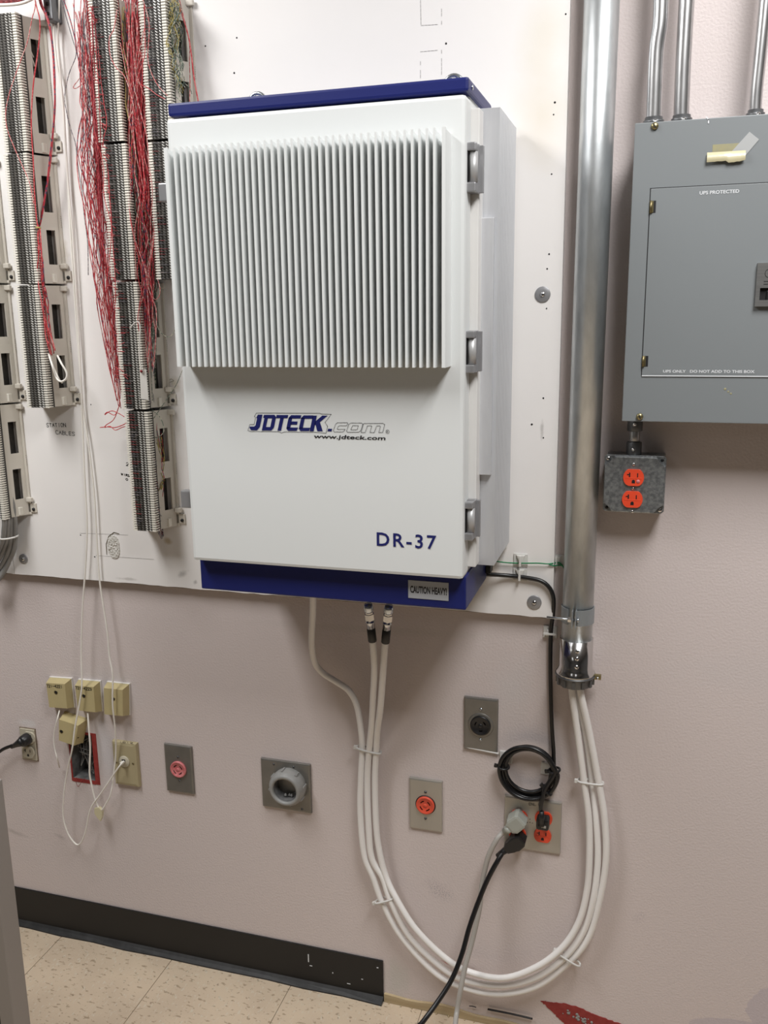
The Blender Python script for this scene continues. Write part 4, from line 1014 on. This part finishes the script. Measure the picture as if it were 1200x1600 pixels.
for a, lb in ((175, 'black tie round the left side of the cord coil'), (12, 'black tie round the right side of the cord coil'), (-42, 'black tie at the lower right of the cord coil')):
    a = math.radians(a); rr = Vector((math.cos(a), 0, math.sin(a))); m_ = cc+rr*.050+Vector((0, -.006, 0))
    t = thing('coil_tie', lb, 'cable tie', m_); pts = [m_+rr*(.0108*math.cos(k*.2618))+Vector((0, .0125*math.sin(k*.2618), 0))+Vector((0, -.002, 0)) for k in range(25)]
    MB().tube(pts, .0024, 6, raw=True).build('strap', 'blackp', t)
    s_ = 1 if a > 2 else -1
    MB().obox(m_+rr*(.015*(1 if s_ == 1 else -1))+Vector((0, -.004, 0)), rr, Vector((0, 1, 0)), rr.cross(Vector((0, 1, 0))), .003, .003, .003).build('head', 'blackp', t)
for px, py in ((783, 1180), (848, 1198)):
    a = P(px+8, py+2, 0); mb = MB().box(a.x-.013, a.x+.013, -.004, 0, a.z-.013, a.z+.013, .002); mb.org = a
    tag(mb.build('adhesive_mount', 'nylon'), 'white adhesive mount behind the %s of the black cord coil' % ('left side' if px < 800 else 'right side'), 'cable clip')
# grey plug + cord
q = quad['a']; t = thing('grey_plug', 'grey angled plug with grey cord in the upper left socket of the quad plate', 'plug', q)
dirp = Vector((-.72, 0, -.69)); nn = Vector((.69, 0, -.72))
mb = MB(); cbod = q+Vector((-.003, 0, -.001)); pts = []
for u, v in ((-.018, -.012), (-.012, -.0155), (.008, -.0165), (.017, -.010), (.017, .010), (.008, .0165), (-.012, .0155), (-.018, .012)):
    w_ = cbod-dirp*u*-1+nn*v; pts.append((w_.x, w_.z))
mb.prism(pts, -.040, -.0095, .005); mb.build('plug_body', 'greyplug', t)
s0 = cbod+dirp*.016+Vector((0, -.026, 0))
MB().lathe(s0, dirp, [(0, .0085), (.008, .0085), (.009, .007), (.014, .007)], 16).build('strain_relief', 'greyplug', t)
mb = MB(); mb.tube([s0+dirp*.010, s0+dirp*.022, P(776, 1312, .04), P(764, 1336, .042), P(757, 1362, .042), P(752, 1390, .044), P(749, 1420, .05), P(738, 1470, .06), P(727, 1510, .075), P(720, 1545, .09), P(714, 1580, .10), P(711, 1605, .13), P(709, 1640, .15), Vector((P(709, 1640, .15).x-.01, -.19, .007)), Vector((P(709, 1640, .15).x-.06, -.40, .006)), Vector((P(709, 1640, .15).x-.05, -.75, .006))], .0052, 12); mb.build('cord', 'greycord', t)
# black plug + cord
q = quad['b']; t = thing('black_plug', 'black angled plug with a cord running down to the floor under the grey plug', 'plug', q)
dirp = Vector((-.70, 0, -.71)); nn = Vector((.71, 0, -.70)); cb2 = q+Vector((.001, 0, -.004))
pts = []
for u, v in ((-.016, -.008), (-.008, -.0135), (.006, -.0145), (.015, -.010), (.030, -.007), (.030, .007), (.015, .012), (.006, .0165), (-.008, .0155), (-.016, .010)):
    w_ = cb2+dirp*u+nn*v; pts.append((w_.x, w_.z))
MB().prism(pts, -.036, -.0095, .004).build('plug_body', 'blackp', t)
s0 = cb2+dirp*.028+Vector((0, -.022, 0)); MB().lathe(s0, dirp, [(0, .007), (.014, .0060), (.026, .005)], 14).build('strain_relief', 'blackp', t)
mb = MB(); mb.tube([s0+dirp*.010, P(777, 1346, .04), P(762, 1374, .05), P(747, 1410, .065), P(733, 1450, .085), P(722, 1490, .105), P(706, 1530, .13), P(684, 1565, .16), P(662, 1595, .19), P(640, 1625, .21), Vector((P(640, 1625, .21).x-.04, -.27, .007)), Vector((P(640, 1625, .21).x-.12, -.45, .006)), Vector((P(640, 1625, .21).x-.14, -.80, .006))], .0050, 12); mb.build('cord', 'blackcord', t)

# green ground wire and clips
o = cord([(768, 876, .03), (790, 879, .026), (812, 880, .026), (840, 880, .026), (858, 881, .024), (872, 879, .008), (878, 883, .006), (884, 892, .006)], .026, .0013, 'thin green ground wire running right from the cabinet back', 'ground_wire', 'green', 'wire')
cord([(858, 882, .023), (866, 884, .02), (873, 883, .006), (879, 884, .005)], .01, .0013, 'short green wire end at the backboard edge', 'ground_wire', 'green', 'wire')
def clip(px, py, off, label, vert=False):
    c = P(px, py, off); t = thing('cable_clip', label, 'cable clip', c, 'white adhesive cable clips')
    MB().box(c.x-.013, c.x+.013, c.y-.003, c.y, c.z-.012, c.z+.012, .001).build('pad', 'nylon', t)
    mb = MB()
    if vert: mb.prism([(c.x-.010, c.z-.006), (c.x+.010, c.z-.006), (c.x+.006, c.z+.006), (c.x-.006, c.z+.006)], c.y-.008, c.y-.003, .002); mb.box(c.x-.012, c.x+.012, c.y-.0150, c.y-.0125, c.z-.002, c.z+.002, .0006)
    else: mb.prism([(c.x-.008, c.z+.010), (c.x-.003, c.z-.006), (c.x+.003, c.z-.006), (c.x+.008, c.z+.010)], c.y-.007, c.y-.003, .002); mb.box(c.x-.002, c.x+.002, c.y-.0135, c.y-.0105, c.z-.010, c.z+.010, .0006)
    mb.build('saddle', 'nylon', t)
clip(814, 874.5, BT, 'white clip holding the green wire on the backboard'); clip(813, 897, BT, 'white clip holding the black cord below the green wire clip')
clip(870, 876, 0, 'white clip on the wall beside the backboard edge'); clip(860, 987, 0, 'white clip holding the black cord below the backboard corner', True)

# ================================================================ punch-down blocks
BW, BH, BO = .0515, .2440, .082
def block_proto():
    t = thing('punch_down_block', '', 'terminal block', (0, 0, 0))
    y1 = -BO; y0 = -BT
    # cream bracket: legs, base flange with windows, end tabs
    for s_ in (1, -1):
        mb = MB(); xa = BW-.003 if s_ == 1 else .003; xb = BW+.014 if s_ == 1 else -.014
        def wallpt(u, z): return (xa+(xb-xa)*u, y1+.020+(y0-.004-y1-.020)*u, z)
        zs = [.0, .038, .104, .138, .206, BH]
        def slab(u0, u1, z0, z1):
            a = wallpt(u0, z0); b_ = wallpt(u1, z0); n = .0022*s_
            mb.add([(a[0], a[1], z0), (b_[0], b_[1], z0), (b_[0], b_[1], z1), (a[0], a[1], z1), (a[0]-n, a[1], z0), (b_[0]-n, b_[1], z0), (b_[0]-n, b_[1], z1), (a[0]-n, a[1], z1)],
                   [(0, 1, 2, 3), (7, 6, 5, 4), (0, 4, 5, 1), (1, 5, 6, 2), (2, 6, 7, 3), (3, 7, 4, 0)])
        slab(0, .36, .001, BH-.001); slab(.82, 1, .001, BH-.001)
        for i in (0, 2, 4): slab(.36, .82, zs[i] or .001, zs[i+1] if i < 4 else BH-.001)
        x2 = xb+(.006*s_); mb.box(min(xb, x2), max(xb, x2), y0-.004, y0-.0002, .001, BH-.001, .0008)
        mb.build('bracket_side', 'bracket', t)
        if s_ == 1:
            MB().box(xb, xb+.014, y0-.011, y0-.003, .030, .040, .002).build('rail_foot', 'bracket', t); MB().box(xb-.004, xb+.012, y0-.010, y0-.003, BH-.012, BH-.002, .002).build('rail_foot', 'bracket', t)
            mb = MB(); mb.box(xb, xb+.019, y0-.004, y0-.0002, .006, .026, .0008)
            mb.build('mounting_tab', 'bracket', t)
            MB().lathe((xb+.013, y0-.004, .013), (0, -1, 0), [(0, .0036), (.002, .0034), (.003, 0)], 12).build('tab_screw', 'dark', t)
            MB().box(xb-.012, xb-.005, y0-.026, y0-.012, .003, .020, .001).build('clip', 'tooth', t)
            mb = MB()
            for z in (.110, .122, .228):
                for k in range(3): mb.box(xb+.0058+.0001, xb+.0062, y0-.0035, y0-.002, z+k*.004, z+k*.004+.002)
            mb.build('moulded_marks', 'clip2', t)
    MB().box(.006, BW-.006, y1+.024, y0-.001, .004, BH-.004).build('inner_back', 'core', t)
    MB().box(.002, BW-.002, y1+.003, y1+.026, .0005, BH-.0005).build('core', 'core', t)
    # fanning teeth strips (50 a side)
    N = 50; pit = BH/N
    for s_, xa in ((-1, 0.0), (1, BW-.0085)):
        mb = MB()
        for i in range(N):
            z = (i+.5)*pit
            mb.box(xa, xa+.0085, y1, y1+.010, z-.0016, z+.0016)
            xo = xa-.0 if s_ == -1 else xa+.0085; mb.box(min(xo, xo+s_*.003), max(xo, xo+s_*.0014), y1+.002, y1+.013, z-.0010, z+.0010)
        mb.build('fanning_strip', 'tooth', t, 'stuff')
    mb = MB(); mk = MB()
    xs_ = [.0125, .0205, .0290, .0370]
    for c_, x in enumerate(xs_):
        for i in range(N):
            z = (i+.5)*pit; tgt = mb
            y = y1+.0005
            tgt = mb if c_ > 1 else mk
            tgt.obox((x+.0015, y+.002, z), Vector((.82, 0, -.57)), Vector((0, 1, 0)), Vector((.57, 0, .82)), .0024, .0028, .00065 if c_ > 1 else .0004)
    mb.build('clip_row', 'clip', t, 'stuff'); mk.build('clip_row', 'clip2', t, 'stuff')
    return t
proto = block_proto()
def place_block(x, z, label, first=[True]):
    if first[0]: o = proto; first[0] = False
    else: o = dup(proto)
    o.location = (x, 0, z); o['label'] = label; o['group'] = 'punch-down blocks in columns on the backboard'
    return o
X0 = P(0, 0, 0)
def colx(px, py, s_): q = P(px, py, BO); return q.x
c1x = lambda z: -1.1782-BW+.0
names = ['lowest', 'second from the bottom', 'third from the bottom', 'top']
x1_ = colx(76.5, 636, 1)-BW; zb1 = P(75, 638, BO).z
x1t = P(24.5, 17, BO).x-BW
lab1 = ['terminal block at the foot of the leftmost full column, above STATION CABLES lettering', 'middle terminal block of the leftmost full column', 'top terminal block of the leftmost full column']
for k in range(3): place_block(x1_+(x1t-x1_)*k/2.6, zb1+k*.2457, lab1[k])
x2_ = P(244, 831, BO).x-BW; zb2_ = P(240, 831.5, BO).z; x2t = P(193, 222, BO).x-BW
lab2 = ['terminal block at the foot of the middle column above the bare board', 'second terminal block from the bottom of the middle column, beside the white tag', 'third terminal block from the bottom of the middle column between red wires', 'top terminal block of the middle column']
for k in range(4): place_block(x2_+(x2t-x2_)*k/3, zb2_+k*.2475, lab2[k])
x3_ = P(244, 437, BO).x; zb3 = P(250, 437, BO).z
x3t = P(216, 0, BO).x
lab3 = ['lower terminal block of the column beside the cabinet left edge', 'top terminal block of the column beside the navy hood']
for k in range(2): place_block(x3_+(x3t-x3_)*k/2+.002, zb3+k*.2475, lab3[k])
x0_ = P(8.5, 812, BO).x-BW; zb0 = P(8, 813, BO).z
lab0 = ['lowest terminal block at the left edge above grey cables', 'middle terminal block cut off by the left edge', 'upper terminal block mostly outside the left edge']
for k in range(3): place_block(x0_+.004*k/3, zb0+k*.2457, lab0[k])

# grey station cables under the left column
t0 = P(12, 815, .06)
paths = [[(6, 800, .075), (6, 830, .07), (2, 850, .06), (-14, 880, .05), (-40, 905, .05)], [(11, 800, .065), (12, 825, .06), (9, 850, .05), (-4, 878, .04), (-30, 912, .04)],
         [(16, 800, .055), (17, 830, .05), (15, 855, .045), (3, 882, .035), (-20, 915, .04)], [(22, 800, .05), (24, 830, .045), (22, 858, .04), (10, 884, .03), (-12, 918, .05)],
         [(14, 800, .045), (15, 835, .04), (18, 862, .035), (8, 890, .032), (-16, 925, .04)]]
for i, pth in enumerate(paths):
    P3 = [P(*p_) for p_ in pth]; top = P3[0]; P3 = [Vector((top.x-.018, top.y, top.z+.45)), Vector((top.x-.004, top.y, top.z+.1))]+P3
    mb = MB().tube(P3, .0052, 10); mb.org = top; o = mb.build('grey_cable', 'greycable')
    tag(o, ['frontmost grey cable in the bunch under the leftmost blocks', 'second grey cable from the front of the bunch under the leftmost blocks', 'middle grey cable of the bunch under the leftmost blocks', 'rightmost grey cable of the bunch under the leftmost blocks', 'rearmost grey cable of the bunch, against the backboard'][i], 'cable', 'grey cables under the leftmost blocks')
a = P(0, 840, .07); b_ = P(28, 838, .05); t = thing('cable_tie', 'pale tie round the grey cables at the left edge', 'cable tie', (a+b_)/2)
pts = [(a+b_)/2+Vector((.017*math.cos(k*.2618), .021*math.sin(k*.2618), .001*math.cos(k*.2618))) for k in range(25)]
MB().tube(pts, .0020, 6, raw=True).build('strap', 'nylon', t)
# perforated grey strut behind the wires, top left
a = P(70, 34, .045); t = thing('slotted_strut', 'grey perforated metal strut end at the top left behind the wires', 'bracket', a)
x0 = P(71, 20, .045).x; x1 = P(84, 20, .045).x; z0 = P(78, 33, .045).z
MB().box(x0, x1, -.05, -BT, z0, z0+.5, .003).build('strut', 'castzinc', t)
mb = MB()
for k in range(8): mb.lathe(((x0+x1)/2, -.0501, z0+.011+k*.017), (0, -1, 0), [(0, .0036), (.0003, .0036)], 12)
mb.build('strut_hole', 'dark', t)

# ================================================================ cross-connect wires
def strands(mb, n, path, spread, r, steps=14, wig=.004, off=(.03, .09), loops=0.0, sub=3):
    """path: list of (px, py, half width px); each strand wanders inside"""
    for k in range(n):
        u = random.uniform(-1, 1); o_ = random.uniform(*off); a = random.uniform(0, 6.28); f = random.uniform(1.5, 4); pts = []
        s0 = random.uniform(0, .12); s1 = random.uniform(.8, 1.0) if random.random() < .6 else random.uniform(.35, .9)
        for i in range(steps+1):
            s_ = s0+(s1-s0)*i/steps; q = s_*(len(path)-1); j = min(int(q), len(path)-2); fr = q-j
            px = path[j][0]*(1-fr)+path[j+1][0]*fr; py = path[j][1]*(1-fr)+path[j+1][1]*fr; w = path[j][2]*(1-fr)+path[j+1][2]*fr
            uu = max(-1.15, min(1.15, u+.55*math.sin(a+f*s_*4)+random.gauss(0, .16)))
            pts.append(P(px+w*uu, py, max(.026, o_+.012*math.sin(a*2+s_*7))))
        mb.tube(pts, r, 4, sub, smooth=True)
    return mb
def bundle(specs, name, label):
    t = thing(name, label, 'wires', specs[0][0])
    for org, mb, m, nm in specs: 
        o = mb.build(nm, m, t, 'stuff')
    return t
RW = .00075
pL = [(128, -20, 14), (135, 60, 15), (142, 130, 14), (146, 200, 20), (146, 260, 24), (153, 330, 18), (160, 400, 16), (166, 470, 14), (176, 540, 11), (183, 600, 7), (188, 640, 4)]
pLd = [(141, -20, 3), (146, 60, 4), (150, 150, 5), (155, 230, 5), (160, 320, 6), (166, 400, 7), (173, 470, 6), (182, 560, 5)]
specs = []
org = P(150, 300, .05)
specs.append((org, strands(MB(), 20, pL, 0, RW, off=(.03, .08)), 'wred', 'red_pairs'))
specs.append((org, strands(MB(), 14, pLd, 0, RW*1.2, off=(.05, .09)), 'wmid', 'red_pairs'))
specs.append((org, strands(MB(), 14, pL, 0, RW, off=(.03, .08)), 'wpink', 'pale_red_pairs'))
specs.append((org, strands(MB(), 9, pL, 0, RW, off=(.03, .07)), 'wredblue', 'red_blue_pairs'))
specs.append((org, strands(MB(), 12, [(139, -20, 4), (143, 60, 4), (148, 150, 4), (154, 240, 5), (158, 330, 5)], 0, RW*1.4, off=(.025, .05)), 'wdark', 'dark_red_pairs'))
specs.append((org, strands(MB(), 7, [(130, -10, 8), (134, 100, 9), (138, 180, 8), (142, 240, 9), (148, 300, 6)], 0, RW*.9), 'wgrey', 'grey_pairs'))
# hooks from the bundle over the left teeth
mb = MB()
for k in range(60):
    y = random.uniform(10, 600); x = 150+(y)*.072-2+random.uniform(-16, -6) - (4 if y < 200 else 0); tx = 142+y*.078+random.uniform(8, 24)
    tx = 140+.0886*y+random.uniform(2, 10)
    a = P(x, y+random.uniform(-14, 14), .06); b_ = P(tx, y, BO+.003); m_ = (a+b_)/2+Vector((-.002, -.004, random.uniform(.0, .010)))
    mb.tube([a, m_, b_], RW*.9, 4, 4)
specs.append((org, mb, 'wred', 'hooked_pairs'))
mb = MB(); mk = MB()
for (xa_, xb_, zlo, nb) in ((x2_, x2t, zb2_, 4), (x3_+.002, x3t+.002, zb3, 2)):
    for k in range(nb):
        bx_ = xa_+(xb_-xa_)*k/max(1, (3 if nb == 4 else 2))
        for i in range(50):
            if random.random() < .25: continue
            z = zlo+k*.2475+(i+.5)*BH/50+random.uniform(-.0006, .0006); e = random.choice((.014, .022, .022, .028))
            (mb if random.random() < .5 else mk).tube([Vector((bx_+.0078, -BO+.002, z)), Vector((bx_+.0095, -BO-.0016, z+.0004)), Vector((bx_+e, -BO-.001, z-.0004))], RW*.85, 4, 2)
specs.append((org, mb, 'wdark', 'pinned_wires')); specs.append((org, mk, 'wgrey', 'pinned_wires'))
bundle(specs, 'red_wire_bundle', 'tangled red cross-connect wires hanging left of the middle terminal column')
cord([(94, -10), (103, 25), (113, 60), (119, 85), (108, 115), (101, 150), (104, 175), (110, 200), (118, 225), (122, 260), (128, 300), (132, 340), (137, 380), (138, 430)], .05, .0008, 'dark red pair swinging left of the red wire bundle', 'jumper_wire', 'wgrey', 'wire', n=5)
cord([(96, -10), (108, 25), (117, 60), (121, 85), (126, 110), (131, 130), (134, 150), (141, 175), (147, 185)], .055, .001, 'dark twisted wire crossing into the top of the red bundle', 'jumper_wire', 'wredblue', 'wire', n=5)
cord([(135, 95), (127, 118), (115, 135), (119, 138), (130, 131), (146, 126)], .05, .0008, 'thin red wire with a sharp hook left of the middle column', 'jumper_wire', 'wpink', 'wire', n=5)
cord([(186, 635), (178, 655), (166, 664), (164, 668), (172, 666), (180, 672), (190, 668), (196, 666)], .06, .0009, 'red wire curl at the foot of the red bundle', 'jumper_wire', 'wred', 'wire', n=5)
cord([(188, 628), (180, 648), (168, 644), (164, 648), (176, 642), (196, 652)], .06, .0009, 'red wire loop above the curl at the foot of the bundle', 'jumper_wire', 'wred', 'wire', n=5)
cord([(156, 668), (168, 667), (180, 668), (192, 664), (199, 660)], .07, .0010, 'red wire end pointing left beside the middle column', 'jumper_wire', 'wred', 'wire', n=5)
# centre bundle between columns two and three
pC = [(203, -20, 19), (207, 60, 17), (209, 130, 14), (212, 200, 14), (216, 260, 15), (222, 330, 18), (228, 400, 18), (230, 450, 16), (230, 500, 13), (232, 545, 9), (233, 590, 6)]
pC2 = [(210, -20, 11), (213, 80, 9), (217, 180, 9), (222, 260, 9), (228, 340, 12), (230, 420, 13), (228, 480, 9), (226, 530, 7), (226, 575, 4)]
specs = []; org = P(215, 250, .05)
specs.append((org, strands(MB(), 18, pC2, 0, RW*1.1, off=(.035, .085)), 'wred', 'red_pairs'))
specs.append((org, strands(MB(), 14, pC, 0, RW, off=(.03, .09)), 'wred', 'red_pairs'))
specs.append((org, strands(MB(), 22, pC2, 0, RW*1.1, off=(.03, .06)), 'wmid', 'deep_red_pairs'))
specs.append((org, strands(MB(), 16, pC, 0, RW, off=(.04, .095)), 'wpink', 'pale_red_pairs'))
specs.append((org, strands(MB(), 26, [(206, -20, 12), (210, 100, 12), (215, 200, 12), (222, 300, 13), (228, 380, 14), (232, 440, 9), (235, 490, 7)], 0, RW*1.8, off=(.022, .04)), 'wdark', 'dark_red_pairs'))  # thick dark strands at the back, colouring in the shade between the wires
specs.append((org, strands(MB(), 12, pC, 0, RW, off=(.03, .08)), 'wredblue', 'red_blue_pairs'))
specs.append((org, strands(MB(), 7, [(186, -20, 10), (190, 60, 8), (196, 130, 9), (200, 200, 8), (205, 270, 9), (210, 330, 9)], 0, RW*.9, off=(.03, .07)), 'wyellow', 'yellow_pairs'))
specs.append((org, strands(MB(), 16, [(200, 200, 8), (205, 260, 9), (212, 310, 10), (224, 350, 14), (230, 400, 10), (238, 480, 6), (238, 560, 5), (238, 640, 4)], 0, RW, off=(.03, .06)), 'wgreen', 'green_pairs'))
specs.append((org, strands(MB(), 12, [(236, 390, 5), (237, 470, 5), (238, 540, 4), (239, 600, 4), (240, 650, 4)], 0, RW, off=(.03, .06)), 'wgrey', 'grey_pairs'))
bundle(specs, 'red_wire_bundle', 'dense red wires with yellow and green pairs between the middle and right terminal columns')
cord([(183, 15), (178, 45), (171, 60), (172, 85), (181, 105), (195, 120), (205, 150), (208, 170), (200, 188)], BO+.012, .0009, 'red wire swinging over the top of the middle column', 'jumper_wire', 'wpink', 'wire', n=5)
cord([(222, -5), (232, 30), (233, 55), (231, 90), (237, 115), (248, 135), (262, 150)], BO+.014, .0008, 'red wire crossing the right column diagonally', 'jumper_wire', 'wpink', 'wire', n=5)
cord([(220, 132), (232, 138), (245, 148), (258, 155)], BO+.012, .0008, 'short red wire over the right column above the hood line', 'jumper_wire', 'wred', 'wire', n=5)
cord([(244, 498, .05), (248, 515), (258, 525), (266, 526), (273, 516), (275, 510)], .09, .0007, 'grey wire curling toward the door heat sink', 'jumper_wire', 'wgreen', 'wire', n=5)
cord([(246, 435, .07), (250, 450), (249, 462), (243, 468), (239, 462), (241, 440)], .08, .0007, 'pale wire loop under the right terminal column', 'jumper_wire', 'wpink', 'wire', n=5)
cord([(285, 578, .03), (276, 600, .035), (262, 622, .04), (248, 642, .06), (236, 660, .07)], .05, .0007, 'dark striped wire running diagonally down from behind the cabinet', 'jumper_wire', 'wgreen', 'wire', n=5)
cord([(238, 641, .088), (250, 652), (256, 668), (254, 678), (244, 684, .06), (238, 676, .06)], .08, .0008, 'dark wire looping beside the middle column', 'jumper_wire', 'wgreen', 'wire', n=5)
# fan of wires on the right flank of the middle column lower blocks
specs = []; org = P(246, 740, .05); mb = MB(); mo = MB(); mg = MB()
for k in range(70):
    z_ = random.random(); y = 655+175*z_
    x = 229+15*(y-640)/190+1; a = P(x+1, y, BO-.004); b_ = P(x+8+3*random.random(), y+12, .055); e = P(243+8*math.sin(z_*2.6)+random.uniform(-1, 3), y-22, .04)
    (mg if random.random() < .75 else mo).tube([a, b_, e], RW*.9, 4, 4)
for k in range(48):
    y = random.uniform(500, 630); x = 216+14*(y-500)/130; a = P(x, y, BO-.004); b_ = P(x+8, y+8, .055); e = P(232+4*random.random(), y-8, .045); mg.tube([a, b_, e], RW*.8, 4, 4)
st = strands(MB(), 14, [(243, 655, 4), (248, 690, 5), (252, 730, 5), (252, 770, 4), (250, 800, 3), (249, 815, 2)], 0, RW, off=(.03, .055))
yl = strands(MB(), 6, [(248, 680, 4), (253, 720, 4), (254, 750, 3), (249, 775, 2)], 0, RW*1.2, off=(.04, .06))
specs = [(org, mg, 'wgrey', 'fanned_wires'), (org, mo, 'wdark', 'fanned_wires'), (org, st, 'wredblue', 'violet_pairs'), (org, yl, 'wyellow', 'yellow_pairs')]
bundle(specs, 'fanned_wires', 'fan of grey and yellow wires on the right flank of the lowest middle block')
# right-hand yellow green bundle above the hood
org = P(270, 60, .05)
specs = [(org, strands(MB(), 26, [(262, -20, 14), (268, 40, 12), (270, 80, 7), (272, 120, 12), (272, 165, 14)], 0, RW, off=(.03, .08)), 'wyellow', 'yellow_pairs'),
         (org, strands(MB(), 24, [(268, -20, 14), (273, 40, 12), (273, 80, 8), (280, 120, 14), (284, 165, 16)], 0, RW, off=(.03, .08)), 'wgreen', 'green_pairs'),
         (org, strands(MB(), 8, [(266, -20, 6), (268, 60, 4), (270, 165, 5)], 0, RW*1.2, off=(.025, .04)), 'wdark', 'dark_pairs')]
mb = MB()
for k in range(26):
    y = random.uniform(0, 150); x = 256+.07*y; mb.tube([P(x, y, BO-.004), P(x+7, y+5, .06), P(272, 40+y*.5, .045)], RW*.9, 4, 4)
specs.append((org, mb, 'wgreen', 'fanned_wires'))
bundle(specs, 'yellow_green_wire_bundle', 'yellow and green wires hanging right of the right column above the navy hood')
cord([(273, -10), (285, 25), (294, 55), (299, 85), (303, 120), (310, 160)], .05, .0014, 'dark red wire curving right of the yellow green bundle', 'jumper_wire', 'wred', 'wire', n=6)
cord([(278, -10), (289, 35), (296, 65), (296, 95), (297, 130), (296, 165)], .045, .0009, 'thin pink wire beside the dark red wire above the hood', 'jumper_wire', 'wpink', 'wire', n=5)
# wires of the left column
cord([(58, -15), (64, 8), (72, 25), (79, 50), (83, 85), (85, 130), (86, 165), (83, 205), (80, 240), (75, 280), (69, 315), (63, 345), (60, 358)], .055, .0018, 'thick red twisted bunch descending right of the left column', 'jumper_wire', 'wred', 'wire', n=7)
cord([(60, -15), (66, 8), (74, 26), (80, 52), (84, 90), (86, 135), (84, 190), (78, 245), (72, 300), (64, 345), (60, 358)], .060, .0014, 'red and blue twisted bunch beside the thick red one', 'jumper_wire', 'wredblue', 'wire', n=6)
cord([(52, -15), (57, 10), (62, 30), (62, 55), (58, 90), (53, 125), (50, 160), (49, 200), (52, 250), (54, 300), (57, 340), (60, 358)], .075, .0012, 'red twisted wire over the windows of the left column bracket', 'jumper_wire', 'wred', 'wire', n=6)
cord([(54, -15), (55, 10), (50, 30), (43, 65), (34, 90), (25, 115), (15, 145), (9, 175), (11, 200), (20, 225), (33, 255), (46, 285), (53, 320)], BO+.010, .0009, 'thin pale red wire crossing the left column pins', 'jumper_wire', 'wpink', 'wire', n=5)
specs = []; org = P(62, 400, .06)
specs.append((org, strands(MB(), 10, [(60, 350, 2), (62, 400, 3), (63, 430, 4), (67, 460, 4), (70, 490, 4), (77, 530, 4), (84, 556, 4)], 0, .0011, off=(.06, .088)), 'wred', 'red_pairs'))
specs.append((org, strands(MB(), 5, [(60, 350, 2), (63, 400, 3), (64, 430, 4), (68, 460, 5), (72, 490, 5), (78, 530, 4)], 0, .001, off=(.055, .08)), 'wredblue', 'red_blue_pairs'))
bundle(specs, 'red_wire_bundle', 'narrow bunch of red wires tied along the left terminal column')
o = cord([(76, 553, .07), (82, 572), (88, 590, .08), (95, 596), (103, 592), (104, 582), (96, 568), (90, 556, .07)], .085, .0021, 'white cable end curled at the foot of the left column', 'white_cable_end', 'whitewire', 'cable')
cord([(78, 557, .06), (84, 575), (92, 592, .07), (97, 598, .06)], .065, .0018, 'second white cable end behind the curled one', 'white_cable_end', 'whitewire', 'cable')
for pts, lb in (([(30, 52, .05), (42, 70, .045), (52, 90, .035)], 'upper'), ([(34, 68, .055), (45, 82, .045), (54, 104, .035)], 'lower')):
    cord(pts, .05, .0022, 'cream cable end seen in the %s part of the top left bracket' % lb, 'cable_end', 'bracket', 'cable')
a = P(60, 357, .08); t = MB().lathe(a, (.1, 0, 1), [(0, .005), (.003, .005)], 10); t.org = a; tag(t.build('wire_knot', 'wyellow'), 'pale green tie knot gathering the red wires of the left column', 'cable tie')
cord([(-10, 8, .09), (20, 7, .085), (40, 3, .08), (62, -8, .07)], .08, .0030, 'pale cable edge under the dark red wires at the top left corner', 'cable_end', 'whitewire', 'cable')
org = P(20, 0, .08); mb = MB()
for k in range(26):
    y = random.uniform(-18, 5); mb.tube([P(-12, y+3, .085), P(15, y+random.uniform(-3, 3), .08), P(40, y-2+random.uniform(-3, 2), .075), P(66, y-10, .065)], .0011, 4, 4)
bundle([(org, mb, 'wdark', 'dark_red_pairs')], 'red_wire_bundle', 'dark red wires running sideways in the top left corner')
# white tag on the middle column, and the tied cord above it
q = [P(218, 577, BO+.012), P(228, 577, BO+.010), P(232, 625, BO+.006), P(220, 623, BO+.010)]
t = thing('wire_tag', 'blank white tag tied to the red wires on the middle column', 'tag', q[0])
vs = [v for v in q]+[v+Vector((0, .0012, 0)) for v in q]
MB().add(vs, [(0, 3, 2, 1), (4, 5, 6, 7), (0, 1, 5, 4), (1, 2, 6, 5), (2, 3, 7, 6), (3, 0, 4, 7)]).build('card', 'tag', t)
MB().lathe(P(221, 580, BO+.0135), (0, -1, 0), [(0, .0030), (.0006, .0030)], 12).build('eyelet', 'wdark', t)
cord([(203, 513, BO+.012), (207, 508), (211, 504), (216, 503), (219, 512), (218, 535), (218, 560), (221, 578)], BO+.016, .0011, 'white string with a frayed end holding the tag', 'string', 'tag', 'string')

# ================================================================ foreground rack post, bottom left
ro = .50
a = P(35, 1600, ro); b_ = P(10, 1383, ro)
t = thing('rack_post', 'grey-brown metal rack edge cut off by the left border near the floor', 'rack', ((a.x+b_.x)/2-.05, -.5, 0))
xr_ = (a.x+b_.x)/2
MB().box(xr_-.030, xr_, -.52, -.48, 0, .72, .002).build('post', 'rack', t)
MB().box(xr_-.30, xr_-.031, -.515, -.49, .02, .70, .002).build('panel', 'blackp', t)
